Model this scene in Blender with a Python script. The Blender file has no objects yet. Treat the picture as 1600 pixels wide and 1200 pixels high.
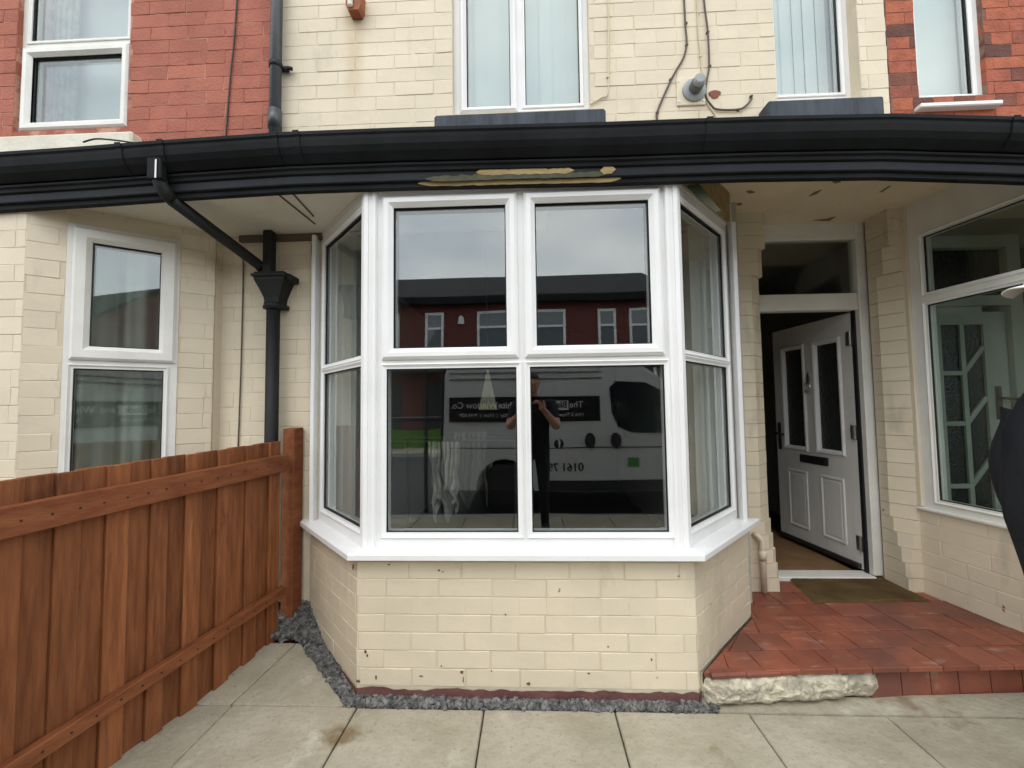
import bpy, math, random
from mathutils import Vector, Matrix, noise
random.seed(7)
R = math.radians
scene = bpy.context.scene

# ---------------------------------------------------------------- camera
FPX, CX, CY = 680.0, 800.0, 600.0           # focal length and centre in 1600x1200 pixels
EYE = Vector((0, 0, 1.27))
yaw, pitch, roll = R(2.45), R(3.0), R(0.75)
fwd = Vector((-math.sin(yaw)*math.cos(pitch), math.cos(yaw)*math.cos(pitch), math.sin(pitch)))
rt0 = fwd.cross(Vector((0, 0, 1))).normalized()
up0 = rt0.cross(fwd)
RT = rt0*math.cos(roll) - up0*math.sin(roll)
UP = rt0*math.sin(roll) + up0*math.cos(roll)
cam = bpy.data.cameras.new('camera')
cam.sensor_width = 36; cam.lens = 36*FPX/1600
cam.clip_start = 0.05; cam.clip_end = 500
cam_ob = bpy.data.objects.new('camera', cam)
scene.collection.objects.link(cam_ob)
m = Matrix((RT, UP, -fwd)).transposed().to_4x4(); m.translation = EYE
cam_ob.matrix_world = m
scene.camera = cam_ob

# ---------------------------------------------------------------- world, sun, exposure
SUN_EL, SUN_AZ = R(52), R(205)              # azimuth clockwise from +Y
world = bpy.data.worlds.new('World'); scene.world = world; world.use_nodes = True
nt = world.node_tree; nt.nodes.clear()
def N(t, typ, **kw):
    n = t.nodes.new(typ)
    for k, v in kw.items(): setattr(n, k, v)
    return n
sky = N(nt, 'ShaderNodeTexSky', sky_type='NISHITA'); sky.sun_disc = False
sky.sun_elevation = SUN_EL; sky.sun_rotation = SUN_AZ
tc = N(nt, 'ShaderNodeTexCoord')
mp = N(nt, 'ShaderNodeMapping'); mp.inputs['Scale'].default_value = (1, 1, 2.2); mp.inputs['Location'].default_value = (.35, .1, .2)
ns = N(nt, 'ShaderNodeTexNoise'); ns.inputs['Scale'].default_value = 2.6; ns.inputs['Detail'].default_value = 6; ns.inputs['Roughness'].default_value = .52
rp = N(nt, 'ShaderNodeValToRGB')
rp.color_ramp.elements[0].position = .34; rp.color_ramp.elements[0].color = (.62, .69, .76, 1)
rp.color_ramp.elements[1].position = .68; rp.color_ramp.elements[1].color = (1.0, 1.0, .98, 1)
sc_ = N(nt, 'ShaderNodeVectorMath', operation='SCALE'); sc_.inputs['Scale'].default_value = 20.0
mx = N(nt, 'ShaderNodeMix', data_type='RGBA'); mx.inputs['Factor'].default_value = .88
bg = N(nt, 'ShaderNodeBackground'); bg.inputs['Strength'].default_value = .1
wo = N(nt, 'ShaderNodeOutputWorld')
L = nt.links.new
L(tc.outputs['Generated'], mp.inputs['Vector']); L(mp.outputs[0], ns.inputs['Vector']); L(ns.outputs['Fac'], rp.inputs['Fac'])
L(rp.outputs['Color'], sc_.inputs[0]); L(sky.outputs[0], mx.inputs['A']); L(sc_.outputs[0], mx.inputs['B'])
L(mx.outputs['Result'], bg.inputs['Color']); L(bg.outputs[0], wo.inputs['Surface'])
sun = bpy.data.lights.new('sun', 'SUN'); sun.energy = .5; sun.angle = R(25); sun.color = (1, .96, .9)
sun_ob = bpy.data.objects.new('sun', sun); scene.collection.objects.link(sun_ob)
sd = Vector((math.sin(SUN_AZ)*math.cos(SUN_EL), math.cos(SUN_AZ)*math.cos(SUN_EL), math.sin(SUN_EL)))
sun_ob.rotation_euler = sd.to_track_quat('Z', 'Y').to_euler()
scene.view_settings.view_transform = 'Standard'; scene.view_settings.look = 'None'
scene.view_settings.exposure = .60; scene.view_settings.gamma = 1
scene.view_settings.use_curve_mapping = False
scene.render.engine = 'CYCLES'
scene.cycles.use_denoising = True
scene.cycles.max_bounces = 10; scene.cycles.transparent_max_bounces = 24

# ---------------------------------------------------------------- helpers
def ray(px, py):
    return (fwd*FPX + RT*(px-CX) + UP*(CY-py)).normalized()
def at(px, py, Y=None, z=None):
    d = ray(px, py)
    t = (Y-EYE.y)/d.y if Y is not None else (z-EYE.z)/d.z
    return EYE + d*t
def link(o, parent=None):
    scene.collection.objects.link(o)
    if parent is not None: o.parent = parent
    return o
def tag(o, label=None, cat=None, group=None, kind=None):
    for k, v in (('label', label), ('category', cat), ('group', group), ('kind', kind)):
        if v: o[k] = v
    return o
def empty(name, loc=(0, 0, 0), parent=None):
    o = bpy.data.objects.new(name, None); o.location = loc; o.empty_display_size = .1
    return link(o, parent)

class MB:
    """collects shapes; build() links them as ONE mesh object"""
    def __init__(s, M=None): s.v = []; s.f = []; s.M = M
    def add(s, vs, fs):
        b = len(s.v)
        s.v += [(s.M @ Vector(p)) if s.M else Vector(p) for p in vs]
        s.f += [tuple(i+b for i in f) for f in fs]
        return s
    def box(s, x0, x1, y0, y1, z0, z1, c=0):
        if x0 > x1: x0, x1 = x1, x0
        if y0 > y1: y0, y1 = y1, y0
        if z0 > z1: z0, z1 = z1, z0
        if c <= 0:
            return s.add([(x0,y0,z0),(x1,y0,z0),(x1,y1,z0),(x0,y1,z0),(x0,y0,z1),(x1,y0,z1),(x1,y1,z1),(x0,y1,z1)],
                         [(0,3,2,1),(4,5,6,7),(0,1,5,4),(1,2,6,5),(2,3,7,6),(3,0,4,7)])
        vs = []; idx = {}
        for i, x in ((0, x0), (1, x1)):
            for j, y in ((0, y0), (1, y1)):
                for k, z in ((0, z0), (1, z1)):
                    sx, sy, sz = (c, -c)[i], (c, -c)[j], (c, -c)[k]
                    idx[i,j,k] = len(vs)
                    vs += [(x, y+sy, z+sz), (x+sx, y, z+sz), (x+sx, y+sy, z)]
        a = lambda i,j,k,n: idx[i,j,k]+n
        fs = []
        for i in (0, 1):
            q = [a(i,0,0,0), a(i,1,0,0), a(i,1,1,0), a(i,0,1,0)]; fs.append(q if i else q[::-1])
            q = [a(0,i,0,1), a(0,i,1,1), a(1,i,1,1), a(1,i,0,1)]; fs.append(q if i else q[::-1])
            q = [a(0,0,i,2), a(1,0,i,2), a(1,1,i,2), a(0,1,i,2)]; fs.append(q if i else q[::-1])
        for i in (0, 1):
            for j in (0, 1):
                fs.append([a(i,j,0,0), a(i,j,0,1), a(i,j,1,1), a(i,j,1,0)])
                fs.append([a(i,0,j,0), a(i,0,j,2), a(i,1,j,2), a(i,1,j,0)])
                fs.append([a(0,i,j,1), a(0,i,j,2), a(1,i,j,2), a(1,i,j,1)])
                for k in (0, 1): fs.append([a(i,j,k,0), a(i,j,k,1), a(i,j,k,2)])
        return s.add(vs, fs)
    def prism(s, poly, lo, hi, ax='z'):
        n = len(poly)
        def P(p, h):
            return (p[0], p[1], h) if ax == 'z' else ((p[0], h, p[1]) if ax == 'y' else (h, p[0], p[1]))
        vs = [P(p, lo) for p in poly] + [P(p, hi) for p in poly]
        fs = [tuple(range(n))[::-1], tuple(range(n, 2*n))]
        fs += [(i, (i+1) % n, n+(i+1) % n, n+i) for i in range(n)]
        return s.add(vs, fs)
    def sweep(s, u0, u1, z0, z1, prof):
        """mitred rectangular frame; prof = closed list of (inset, depth)"""
        n = len(prof); vs = []
        for a, d in prof:
            vs += [(u0+a, d, z0+a), (u1-a, d, z0+a), (u1-a, d, z1-a), (u0+a, d, z1-a)]
        fs = []
        for i in range(n):
            j = (i+1) % n
            for k in range(4):
                l = (k+1) % 4
                fs.append((i*4+k, i*4+l, j*4+l, j*4+k))
        return s.add(vs, fs)
    def tube(s, pts, r, seg=10, caps=True):
        pts = [Vector(p) for p in pts]; rings = []; prev = None
        vs = []; fs = []
        for i, p in enumerate(pts):
            d = (pts[min(i+1, len(pts)-1)] - pts[max(i-1, 0)]).normalized()
            if prev is None:
                a = d.orthogonal().normalized()
            else:
                a = (prev - d*prev.dot(d)).normalized()
            prev = a; b = d.cross(a)
            rr = r[i] if isinstance(r, (list, tuple)) else r
            vs += [p + (a*math.cos(t) + b*math.sin(t))*rr for t in [2*math.pi*k/seg for k in range(seg)]]
        for i in range(len(pts)-1):
            for k in range(seg):
                l = (k+1) % seg
                fs.append((i*seg+k, i*seg+l, (i+1)*seg+l, (i+1)*seg+k))
        if caps:
            fs.append(tuple(range(seg))[::-1]); fs.append(tuple((len(pts)-1)*seg+k for k in range(seg)))
        return s.add(vs, fs)
    def extrude(s, prof, pts):
        """open/closed section prof = [(dy, dz)] carried along pts (running in X)"""
        n = len(prof); vs = []
        for p in pts: vs += [(p[0], p[1]+a, p[2]+b) for a, b in prof]
        fs = []
        for i in range(len(pts)-1):
            for k in range(n):
                l = (k+1) % n
                fs.append((i*n+k, (i+1)*n+k, (i+1)*n+l, i*n+l))
        fs.append(tuple(range(n))); fs.append(tuple((len(pts)-1)*n+k for k in range(n))[::-1])
        return s.add(vs, fs)
    def grid(s, fn, nu, nv):
        vs = [fn(i/nu, j/nv) for j in range(nv+1) for i in range(nu+1)]
        fs = [(j*(nu+1)+i, j*(nu+1)+i+1, (j+1)*(nu+1)+i+1, (j+1)*(nu+1)+i) for j in range(nv) for i in range(nu)]
        return s.add(vs, fs)
    def mesh(s, name, mat, smooth=False):
        me = bpy.data.meshes.new(name)
        me.from_pydata([tuple(p) for p in s.v], [], s.f)
        if mat is not None: me.materials.append(mat)
        if smooth:
            for p in me.polygons: p.use_smooth = True
        me.update()
        return me
    def build(s, name, mat, parent=None, smooth=False, recalc=True):
        me = s.mesh(name, mat, smooth)
        if recalc:
            import bmesh
            bm = bmesh.new(); bm.from_mesh(me); bmesh.ops.recalc_face_normals(bm, faces=bm.faces); bm.to_mesh(me); bm.free()
        return link(bpy.data.objects.new(name, me), parent)

def frame_of(p0, p1):
    """panel axes: u along p0->p1, d into the building, z up"""
    u = (Vector((p1[0], p1[1], 0)) - Vector((p0[0], p0[1], 0))); w = u.length; u.normalize()
    d = Vector((0, 0, 1)).cross(u)
    M = Matrix(((u.x, d.x, 0, p0[0]), (u.y, d.y, 0, p0[1]), (0, 0, 1, 0), (0, 0, 0, 1)))
    return M, w
def uz(M, px, py, d=0.0):
    """pixel -> (u, z) on the panel plane at depth d"""
    Mi = M.inverted(); o = Mi @ EYE; r = (Mi.to_3x3() @ ray(px, py))
    t = (d-o.y)/r.y
    p = o + r*t
    return p.x, p.z

# ---------------------------------------------------------------- materials
MATS = {}
def mat(name, col, rough=.6, spec=.5, metal=0, var=None, nscale=6, bump=0, bscale=40, obj_var=0, detail=5, coat=0, ramp=None, stretch=(1,1,1), sheen=0, lo=.35, hi=.65, layers=()):
    """Principled material; var = second colour mixed by noise; obj_var = per-object brightness change;
    layers = [(colour, noise scale, threshold lo, threshold hi, stretch)] patches of another colour"""
    m = bpy.data.materials.new(name); m.use_nodes = True; t = m.node_tree
    b = t.nodes['Principled BSDF']; lk = t.links.new
    b.inputs['Roughness'].default_value = rough; b.inputs['Metallic'].default_value = metal
    b.inputs['Specular IOR Level'].default_value = spec; b.inputs['Coat Weight'].default_value = coat
    geo = N(t, 'ShaderNodeNewGeometry')
    mp = N(t, 'ShaderNodeMapping'); mp.inputs['Scale'].default_value = stretch
    lk(geo.outputs['Position'], mp.inputs['Vector'])
    src = None
    rgb = N(t, 'ShaderNodeRGB'); rgb.outputs[0].default_value = (*col, 1); src = rgb.outputs[0]
    def noise_fac(scale, lo, hi, st=None, det=detail):
        mm = mp
        if st:
            mm = N(t, 'ShaderNodeMapping'); mm.inputs['Scale'].default_value = st; lk(geo.outputs['Position'], mm.inputs['Vector'])
        n = N(t, 'ShaderNodeTexNoise'); n.inputs['Scale'].default_value = scale; n.inputs['Detail'].default_value = det; n.inputs['Roughness'].default_value = .6
        lk(mm.outputs[0], n.inputs['Vector'])
        r = N(t, 'ShaderNodeMapRange'); r.inputs['From Min'].default_value = lo; r.inputs['From Max'].default_value = hi
        lk(n.outputs['Fac'], r.inputs['Value']); return r.outputs[0]
    def mixin(a, colour, fac):
        x = N(t, 'ShaderNodeMix', data_type='RGBA'); lk(fac, x.inputs['Factor']); lk(a, x.inputs['A']); x.inputs['B'].default_value = (*colour, 1)
        return x.outputs['Result']
    if var: src = mixin(src, var, noise_fac(nscale, lo, hi))
    if ramp:
        oi = N(t, 'ShaderNodeObjectInfo'); r = N(t, 'ShaderNodeValToRGB'); lk(oi.outputs['Random'], r.inputs['Fac'])
        els = r.color_ramp.elements
        while len(els) < len(ramp): els.new(.5)
        for e, (p, c) in zip(els, ramp): e.position = p; e.color = (*c, 1)
        x = N(t, 'ShaderNodeMix', data_type='RGBA', blend_type='MULTIPLY'); x.inputs['Factor'].default_value = 1
        lk(src, x.inputs['A']); lk(r.outputs[0], x.inputs['B']); src = x.outputs['Result']
    for (c, s_, lo_, hi_, st) in layers: src = mixin(src, c, noise_fac(s_, lo_, hi_, st))
    if obj_var:
        oi = N(t, 'ShaderNodeObjectInfo'); r = N(t, 'ShaderNodeMapRange')
        r.inputs['To Min'].default_value = 1-obj_var; r.inputs['To Max'].default_value = 1+obj_var
        lk(oi.outputs['Random'], r.inputs['Value'])
        h = N(t, 'ShaderNodeHueSaturation'); lk(r.outputs[0], h.inputs['Value']); lk(src, h.inputs['Color']); src = h.outputs[0]
    lk(src, b.inputs['Base Color'])
    if bump:
        n = N(t, 'ShaderNodeTexNoise'); n.inputs['Scale'].default_value = bscale; n.inputs['Detail'].default_value = 6
        lk(mp.outputs[0], n.inputs['Vector'])
        bp = N(t, 'ShaderNodeBump'); bp.inputs['Strength'].default_value = bump; bp.inputs['Distance'].default_value = .01
        lk(n.outputs['Fac'], bp.inputs['Height']); lk(bp.outputs[0], b.inputs['Normal'])
    MATS[name] = m
    return m
def glass_mat(name, tint, r0, wav=0.0):
    m = bpy.data.materials.new(name); m.use_nodes = True; t = m.node_tree; t.nodes.clear(); lk = t.links.new
    geo = N(t, 'ShaderNodeNewGeometry')
    d = N(t, 'ShaderNodeVectorMath', operation='DOT_PRODUCT'); lk(geo.outputs['Incoming'], d.inputs[0]); lk(geo.outputs['Normal'], d.inputs[1])
    a = N(t, 'ShaderNodeMath', operation='ABSOLUTE'); lk(d.outputs['Value'], a.inputs[0])
    s = N(t, 'ShaderNodeMath', operation='SUBTRACT'); s.inputs[0].default_value = 1; lk(a.outputs[0], s.inputs[1])
    p = N(t, 'ShaderNodeMath', operation='POWER'); lk(s.outputs[0], p.inputs[0]); p.inputs[1].default_value = 5
    ma = N(t, 'ShaderNodeMath', operation='MULTIPLY_ADD'); lk(p.outputs[0], ma.inputs[0]); ma.inputs[1].default_value = 1-r0; ma.inputs[2].default_value = r0
    tr = N(t, 'ShaderNodeBsdfTransparent'); tr.inputs[0].default_value = (*tint, 1)
    gl = N(t, 'ShaderNodeBsdfGlossy'); gl.inputs['Roughness'].default_value = 0.0; gl.inputs['Color'].default_value = (.97, 1, 1, 1)
    mix = N(t, 'ShaderNodeMixShader'); out = N(t, 'ShaderNodeOutputMaterial')
    if wav:
        n = N(t, 'ShaderNodeTexNoise'); n.inputs['Scale'].default_value = 1.6; n.inputs['Detail'].default_value = 1
        lk(geo.outputs['Position'], n.inputs['Vector'])
        bp = N(t, 'ShaderNodeBump'); bp.inputs['Strength'].default_value = 1; bp.inputs['Distance'].default_value = wav
        lk(n.outputs['Fac'], bp.inputs['Height']); lk(bp.outputs[0], gl.inputs['Normal'])
    lk(ma.outputs[0], mix.inputs[0]); lk(tr.outputs[0], mix.inputs[1]); lk(gl.outputs[0], mix.inputs[2]); lk(mix.outputs[0], out.inputs[0])
    return m
CREAM = (.68, .59, .445)
m_cream = mat('cream_masonry_paint', CREAM, .55, .35, var=(.62, .54, .405), nscale=3.0, bump=.14, bscale=38, obj_var=.03,
              layers=[((.46, .40, .29), 1.6, .62, .80, (1, 1, .5)), ((.17, .09, .07), 13.0, .715, .73, None), ((.50, .44, .33), 4.5, .60, .72, (1, 1, .35))])
m_cream_sh = mat('cream_mortar_paint', (.64, .555, .42), .6, .3, var=(.56, .485, .365), nscale=5, bump=.2, bscale=60)
m_plaster = mat('cream_soffit_paint', (.74, .64, .46), .6, .3, var=(.66, .56, .39), nscale=3, bump=.25, bscale=18, layers=[((.25, .19, .12), 7, .72, .75, (1, 3, 1))])
m_soffit_w = mat('white_soffit_board', (.72, .69, .61), .55, .4, var=(.62, .59, .51), nscale=3, bump=.15, bscale=20)
m_red_l = mat('red_painted_brick', (.375, .125, .08), .7, .25, var=(.30, .095, .062), nscale=4, bump=.5, bscale=70, obj_var=.10)
m_red_lm = mat('red_painted_mortar', (.46, .25, .18), .8, .2, var=(.30, .10, .07), nscale=7, bump=.5, bscale=90, lo=.45, hi=.55)
m_red_r = mat('multi_red_brick', (1, 1, 1), .75, .3, bump=.6, bscale=70, var=(.72, .68, .68), nscale=16,
              ramp=[(0, (.13, .055, .042)), (.16, (.22, .075, .05)), (.3, (.36, .10, .055)), (.7, (.44, .13, .065)), (1, (.36, .10, .06))])
m_red_rm = mat('dark_red_mortar', (.17, .09, .07), .85, .2, var=(.26, .16, .12), nscale=12, bump=.5, bscale=90)
m_plinth = mat('maroon_plinth_paint', (.11, .045, .04), .5, .5, var=(.17, .075, .065), nscale=9, bump=.3, bscale=60)
m_upvc = mat('white_upvc', (.79, .785, .775), .3, .45, var=(.74, .735, .72), nscale=4, layers=[((.60, .58, .53), 3.0, .62, .85, (1, 1, .4))])
m_upvc_old = mat('aged_white_upvc', (.74, .725, .68), .4, .5, var=(.66, .645, .59), nscale=5, bump=.05, bscale=30)
m_gasket = mat('black_rubber_gasket', (.012, .012, .014), .5, .4)
m_black = mat('black_gloss_paint', (.005, .006, .0065), .68, .16, var=(.012, .014, .0155), nscale=3, bump=.2, bscale=18)
m_black2 = mat('dark_grey_fascia_paint', (.017, .020, .023), .6, .2, var=(.010, .012, .014), nscale=5, bump=.15, bscale=30)
m_pipe = mat('grey_black_pipe', (.055, .06, .066), .4, .5, var=(.035, .04, .045), nscale=6, bump=.1, bscale=40)
m_iron = mat('black_cast_iron', (.010, .011, .011), .6, .3, var=(.016, .016, .016), nscale=9, bump=.3, bscale=60)
m_slate = mat('blue_grey_sill_paint', (.025, .032, .042), .55, .25, var=(.055, .066, .08), nscale=7, bump=.15, bscale=40, stretch=(2, 1, .4))
m_stone_w = mat('white_painted_stone', (.70, .66, .55), .6, .3, var=(.58, .54, .44), nscale=6, bump=.4, bscale=40)
m_fence = mat('cedar_stained_timber', (.245, .088, .033), .65, .2, var=(.15, .050, .019), nscale=5, bump=.3, bscale=34, stretch=(9, 9, .8), obj_var=.22,
              layers=[((.10, .030, .012), 2.6, .60, .74, (3, 3, .9)), ((.05, .016, .008), 7.5, .70, .76, (1.6, 1.6, .9)), ((.34, .13, .05), 4, .62, .8, (5, 5, .5))])
m_rail = mat('cedar_stained_rail', (.225, .078, .029), .6, .25, var=(.15, .042, .015), nscale=5, bump=.25, bscale=28, stretch=(6, .8, 6))
m_slab = mat('concrete_paving', (.385, .345, .268), .8, .25, var=(.29, .26, .185), nscale=3.2, bump=.8, bscale=26, obj_var=.07,
             layers=[((.185, .135, .075), 2.1, .60, .67, (1, 1, 1)), ((.46, .43, .34), 5, .6, .75, None), ((.24, .21, .155), 70, .56, .72, None), ((.17, .15, .11), 26, .68, .74, None)])
m_joint = mat('dirty_joint_sand', (.10, .085, .06), .9, .2, var=(.16, .14, .10), nscale=30, bump=.6, bscale=150)
m_tile = mat('red_quarry_tile', (.275, .085, .047), .5, .35, var=(.195, .062, .038), nscale=7, bump=.2, bscale=30, obj_var=.16,
             layers=[((.33, .20, .15), 7, .58, .72, (1, 2.5, 1)), ((.10, .04, .028), 11, .66, .74, None), ((.16, .06, .042), 2.2, .5, .62, (1, 1, 1))])
m_grout = mat('dark_tile_grout', (.07, .045, .035), .9, .2, bump=.4, bscale=120)
m_conc = mat('crumbling_cement', (.60, .55, .42), .9, .2, var=(.36, .32, .25), nscale=17, bump=1.0, bscale=60, lo=.42, hi=.58,
             layers=[((.30, .11, .075), 8, .68, .72, None)])
m_chip = mat('slate_chippings', (.058, .057, .054), .55, .4, var=(.21, .205, .195), nscale=34, bump=.4, bscale=120, lo=.38, hi=.66,
             layers=[((.60, .56, .46), 38, .72, .74, None), ((.20, .13, .11), 25, .70, .74, None)])
m_soil = mat('dark_soil', (.03, .026, .022), .95, .2, bump=.6, bscale=120)
m_mat = mat('brown_coir_mat', (.10, .058, .026), .95, .1, var=(.15, .105, .045), nscale=6, bump=1.0, bscale=260)
m_hallmat = mat('tan_hall_mat', (.27, .16, .08), .95, .1, var=(.21, .12, .06), nscale=8, bump=.8, bscale=220)
m_chrome = mat('worn_chrome', (.45, .44, .42), .3, .5, metal=1)
m_ironm = mat('dark_bronze_fitting', (.03, .026, .022), .4, .5, metal=.3)
m_dark = mat('unlit_interior_tone', (.055, .053, .05), .8, .2, var=(.045, .043, .04), nscale=2)  # near-black colour stands in for the shade of unlit rooms
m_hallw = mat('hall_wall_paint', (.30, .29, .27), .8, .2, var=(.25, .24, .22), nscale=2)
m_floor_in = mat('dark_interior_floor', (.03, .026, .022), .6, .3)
m_white_in = mat('white_interior_board', (.72, .71, .68), .5, .4)
m_cloth = mat('pale_cotton', (.24, .23, .20), .9, .1, var=(.45, .43, .38), nscale=12, bump=.3, bscale=120)
m_blind = mat('pale_green_blind', (.76, .785, .75), .7, .2, var=(.72, .75, .715), nscale=3, obj_var=.03)
m_curtain = mat('grey_green_curtain', (.42, .45, .41), .9, .1, var=(.34, .37, .335), nscale=5)
m_term = mat('terracotta', (.34, .13, .07), .8, .2, var=(.26, .10, .06), nscale=10, bump=.3, bscale=50)
m_flue = mat('grey_flue_plastic', (.30, .32, .32), .5, .4, var=(.24, .26, .26), nscale=8)
m_flue_d = mat('dark_flue_tube', (.10, .11, .115), .5, .4)
m_cable = mat('grey_brown_cable', (.10, .075, .065), .6, .3)
m_cable_k = mat('black_cable', (.02, .018, .018), .5, .4)
m_cable_c = mat('cream_painted_cable', (.60, .51, .36), .6, .3)
m_wood = mat('bare_peeling_timber', (.40, .30, .15), .8, .2, var=(.30, .21, .10), nscale=9, bump=.6, bscale=60, stretch=(1, 4, 4))
m_wood_g = mat('mossy_timber', (.06, .075, .05), .8, .2, var=(.10, .09, .055), nscale=12, bump=.6, bscale=60)
m_rust = mat('rust_red_paint', (.22, .07, .05), .7, .3)
G_clear = glass_mat('bay_glass', (.86, .88, .87), .115, .0010)
G_up = glass_mat('upper_glass', (.85, .88, .87), .11, .0008)
G_dim = glass_mat('old_glass', (.80, .84, .82), .06, .0006)
m_obsc = mat('obscure_door_glass', (.022, .024, .024), .25, .6, bump=.6, bscale=60)
# ---------------------------------------------------------------- brick walls and windows: builders
_bc = {}
def brick_mesh(Lb, Hb, material, dep=.05):
    key = (round(Lb, 2), round(Hb, 3), material.name, random.randrange(3))
    if key not in _bc:
        b = MB(); b.box(-key[0]/2, key[0]/2, 0, dep, -key[1]/2, key[1]/2, .002)
        for p in b.v:
            if p.y < dep*.6:
                p.x += random.uniform(-.001, .001); p.z += random.uniform(-.0018, .0018); p.y += random.uniform(-.0012, .0012)
        _bc[key] = b.mesh('brick', material)
    return _bc[key]
def rect_holes(u0, u1, z0, z1, holes):
    us = sorted({u0, u1} | {min(max(h[i], u0), u1) for h in holes for i in (0, 1)})
    zs = sorted({z0, z1} | {min(max(h[i], z0), z1) for h in holes for i in (2, 3)})
    for a, b in zip(us, us[1:]):
        run = None
        for c, d in zip(zs, zs[1:]):
            um, zm = (a+b)/2, (c+d)/2
            if any(h[0] < um < h[1] and h[2] < zm < h[3] for h in holes):
                if run: yield (a, b, *run); run = None
            else: run = (run[0], d) if run else (c, d)
        if run: yield (a, b, *run)
def lay(M, u0, u1, z0, z1, course, blen, holes, joint=.0034, off=None):
    """positions of the bricks of a wall: (centre u, centre z, length, height)"""
    out = []; k = 0; z = z0
    while z + course*.5 < z1:
        zb = min(z+course, z1)
        spans = [(u0, u1)]
        for h in holes:
            if min(h[3], zb)-max(h[2], z) > .4*course:
                spans = [s for a, b in spans for s in ((a, min(b, h[0])), (max(a, h[1]), b)) if s[1]-s[0] > .02]
        st = u0 - (blen/2 if k % 2 else 0) - (off or 0) + random.uniform(-.012, .012)
        if k % 5 == 4:      # a header course now and then
            bl = blen/2
        else: bl = blen
        for a, b in spans:
            e = st
            while e < b:
                l, r = max(e, a), min(e+bl, b)
                if r-l > .03: out.append(((l+r)/2, (z+zb)/2, r-l-joint*.35, zb-z-joint))
                e += bl
        z += course; k += 1
    return out
def wall(name, parent, M, u0, u1, z0, z1, m_brick, m_mortar, holes=(), course=.084, blen=.236, zb0=None, zb1=None, thick=.2, rec=.0022, tilt=.35, ub=None):
    """a wall part: recessed mortar slab, and its bricks as sub-parts between zb0 and zb1"""
    b = MB(M)
    for (a, c, e, g) in rect_holes(u0, u1, z0, z1, holes): b.box(a, c, rec, thick, e, g)
    w = b.build(name, m_mortar, parent, recalc=False)
    for (u, z, l, h) in lay(M, *(ub or (u0, u1)), zb0 if zb0 is not None else z0, zb1 if zb1 is not None else z1, course, blen, holes):
        o = bpy.data.objects.new('brick', brick_mesh(l, h, m_brick))
        o.matrix_world = M @ Matrix.Translation((u, random.uniform(-.0009, .0007), z)) @ Matrix.Rotation(R(random.uniform(-tilt, tilt)), 4, 'Y') @ Matrix.Rotation(R(random.uniform(-.4, .4)), 4, 'Z')
        link(o, w)
    return w
def brick_mass(name, parent, M, u0, u1, z0, z1, m_brick, holes=(), course=.084, blen=.236):
    b = MB(M)
    for (u, z, l, h) in lay(M, u0, u1, z0, z1, course, blen, holes): b.box(u-l/2, u+l/2, 0, .04, z-h/2, z+h/2)
    o = b.build(name, m_brick, parent, recalc=False); o['kind'] = 'stuff'
    return o
def window(parent, M, rect, lights, mt, glass, d0=0.0, dep=.06, name='window', sash_w=.055, bead_w=.022, glass_off=0):
    """rect = frame outline; lights = [(u0, u1, z0, z1, 'sash'|'fixed')], the rectangles of visible glass"""
    Mw = M @ Matrix.Translation((0, d0, 0))
    w = empty(name, (0, 0, 0), parent)
    b = MB(Mw)
    for r in rect_holes(*rect, [l[:4] for l in lights]): b.box(r[0], r[1], 0, dep, r[2], r[3])
    b.build('frame', mt, w, recalc=False)
    for (a, c, e, g, kind) in lights:
        b = MB(Mw)
        if kind == 'sash':
            s = sash_w
            b.sweep(a-s, c+s, e-s, g+s, [(0, .02), (0, -.012), (.012, -.022), (s-.02, -.022), (s, -.003), (s, .03)])
            b.build('sash', mt, w)
        else:
            s = bead_w
            b.sweep(a-s, c+s, e-s, g+s, [(0, .02), (0, -.005), (.005, -.007), (s, .007), (s, .03)])
            b.build('glazing_bead', mt, w)
        b = MB(Mw); b.sweep(a, c, e, g, [(-.001, .008), (.0055, .008), (.0055, .016), (-.001, .016)]); b.build('gasket', m_gasket, w)
        b = MB(Mw); b.box(a-.006, c+.006, .017, .037, e-.006, g+.006); b.build('pane', glass, w, recalc=False)
    return w
def blinds(M, u0, u1, z0, z1, d, n, label):
    t = empty('vertical_blind', M @ Vector(((u0+u1)/2, d, z0))); tag(t, label, 'blind', 'pale vertical blinds behind the upper windows')
    Mi = Matrix.Translation(-t.location)
    sw = (u1-u0)/n
    MB(Mi @ M).box(u0, u1, d-.02, d+.02, z1, z1+.04).build('head_rail', m_white_in, t)
    for i in range(n):
        c = u0 + (i+.5)*sw; an = R(random.uniform(8, 20)); h = sw*.56
        b = MB(Mi @ M)
        dx, dy = h*math.cos(an), h*math.sin(an)
        b.prism([(c-dx, d-dy), (c+dx, d+dy), (c+dx, d+dy+.001), (c-dx, d-dy+.001)], z0, z1)
        b.build('blind_slat', m_blind, t)
    return t
def inter(p, d, q, e):
    den = d[0]*e[1]-d[1]*e[0]; t = ((q[0]-p[0])*e[1]-(q[1]-p[1])*e[0])/den
    return (p[0]+d[0]*t, p[1]+d[1]*t)
def offset_plan(pts, o):
    """offset an open plan line BL, FL, FR, BR outwards (towards -Y) by o; ends stay on their Y"""
    segs = []
    for a, b in zip(pts, pts[1:]):
        d = Vector((b[0]-a[0], b[1]-a[1])).normalized(); nrm = Vector((d.y, -d.x))
        segs.append(((a[0]+nrm.x*o, a[1]+nrm.y*o), (d.x, d.y)))
    res = [inter(segs[0][0], segs[0][1], (0, pts[0][1]), (1, 0))]
    for s, t in zip(segs, segs[1:]): res.append(inter(s[0], s[1], t[0], t[1]))
    res.append(inter(segs[-1][0], segs[-1][1], (0, pts[-1][1]), (1, 0)))
    return res

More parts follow.
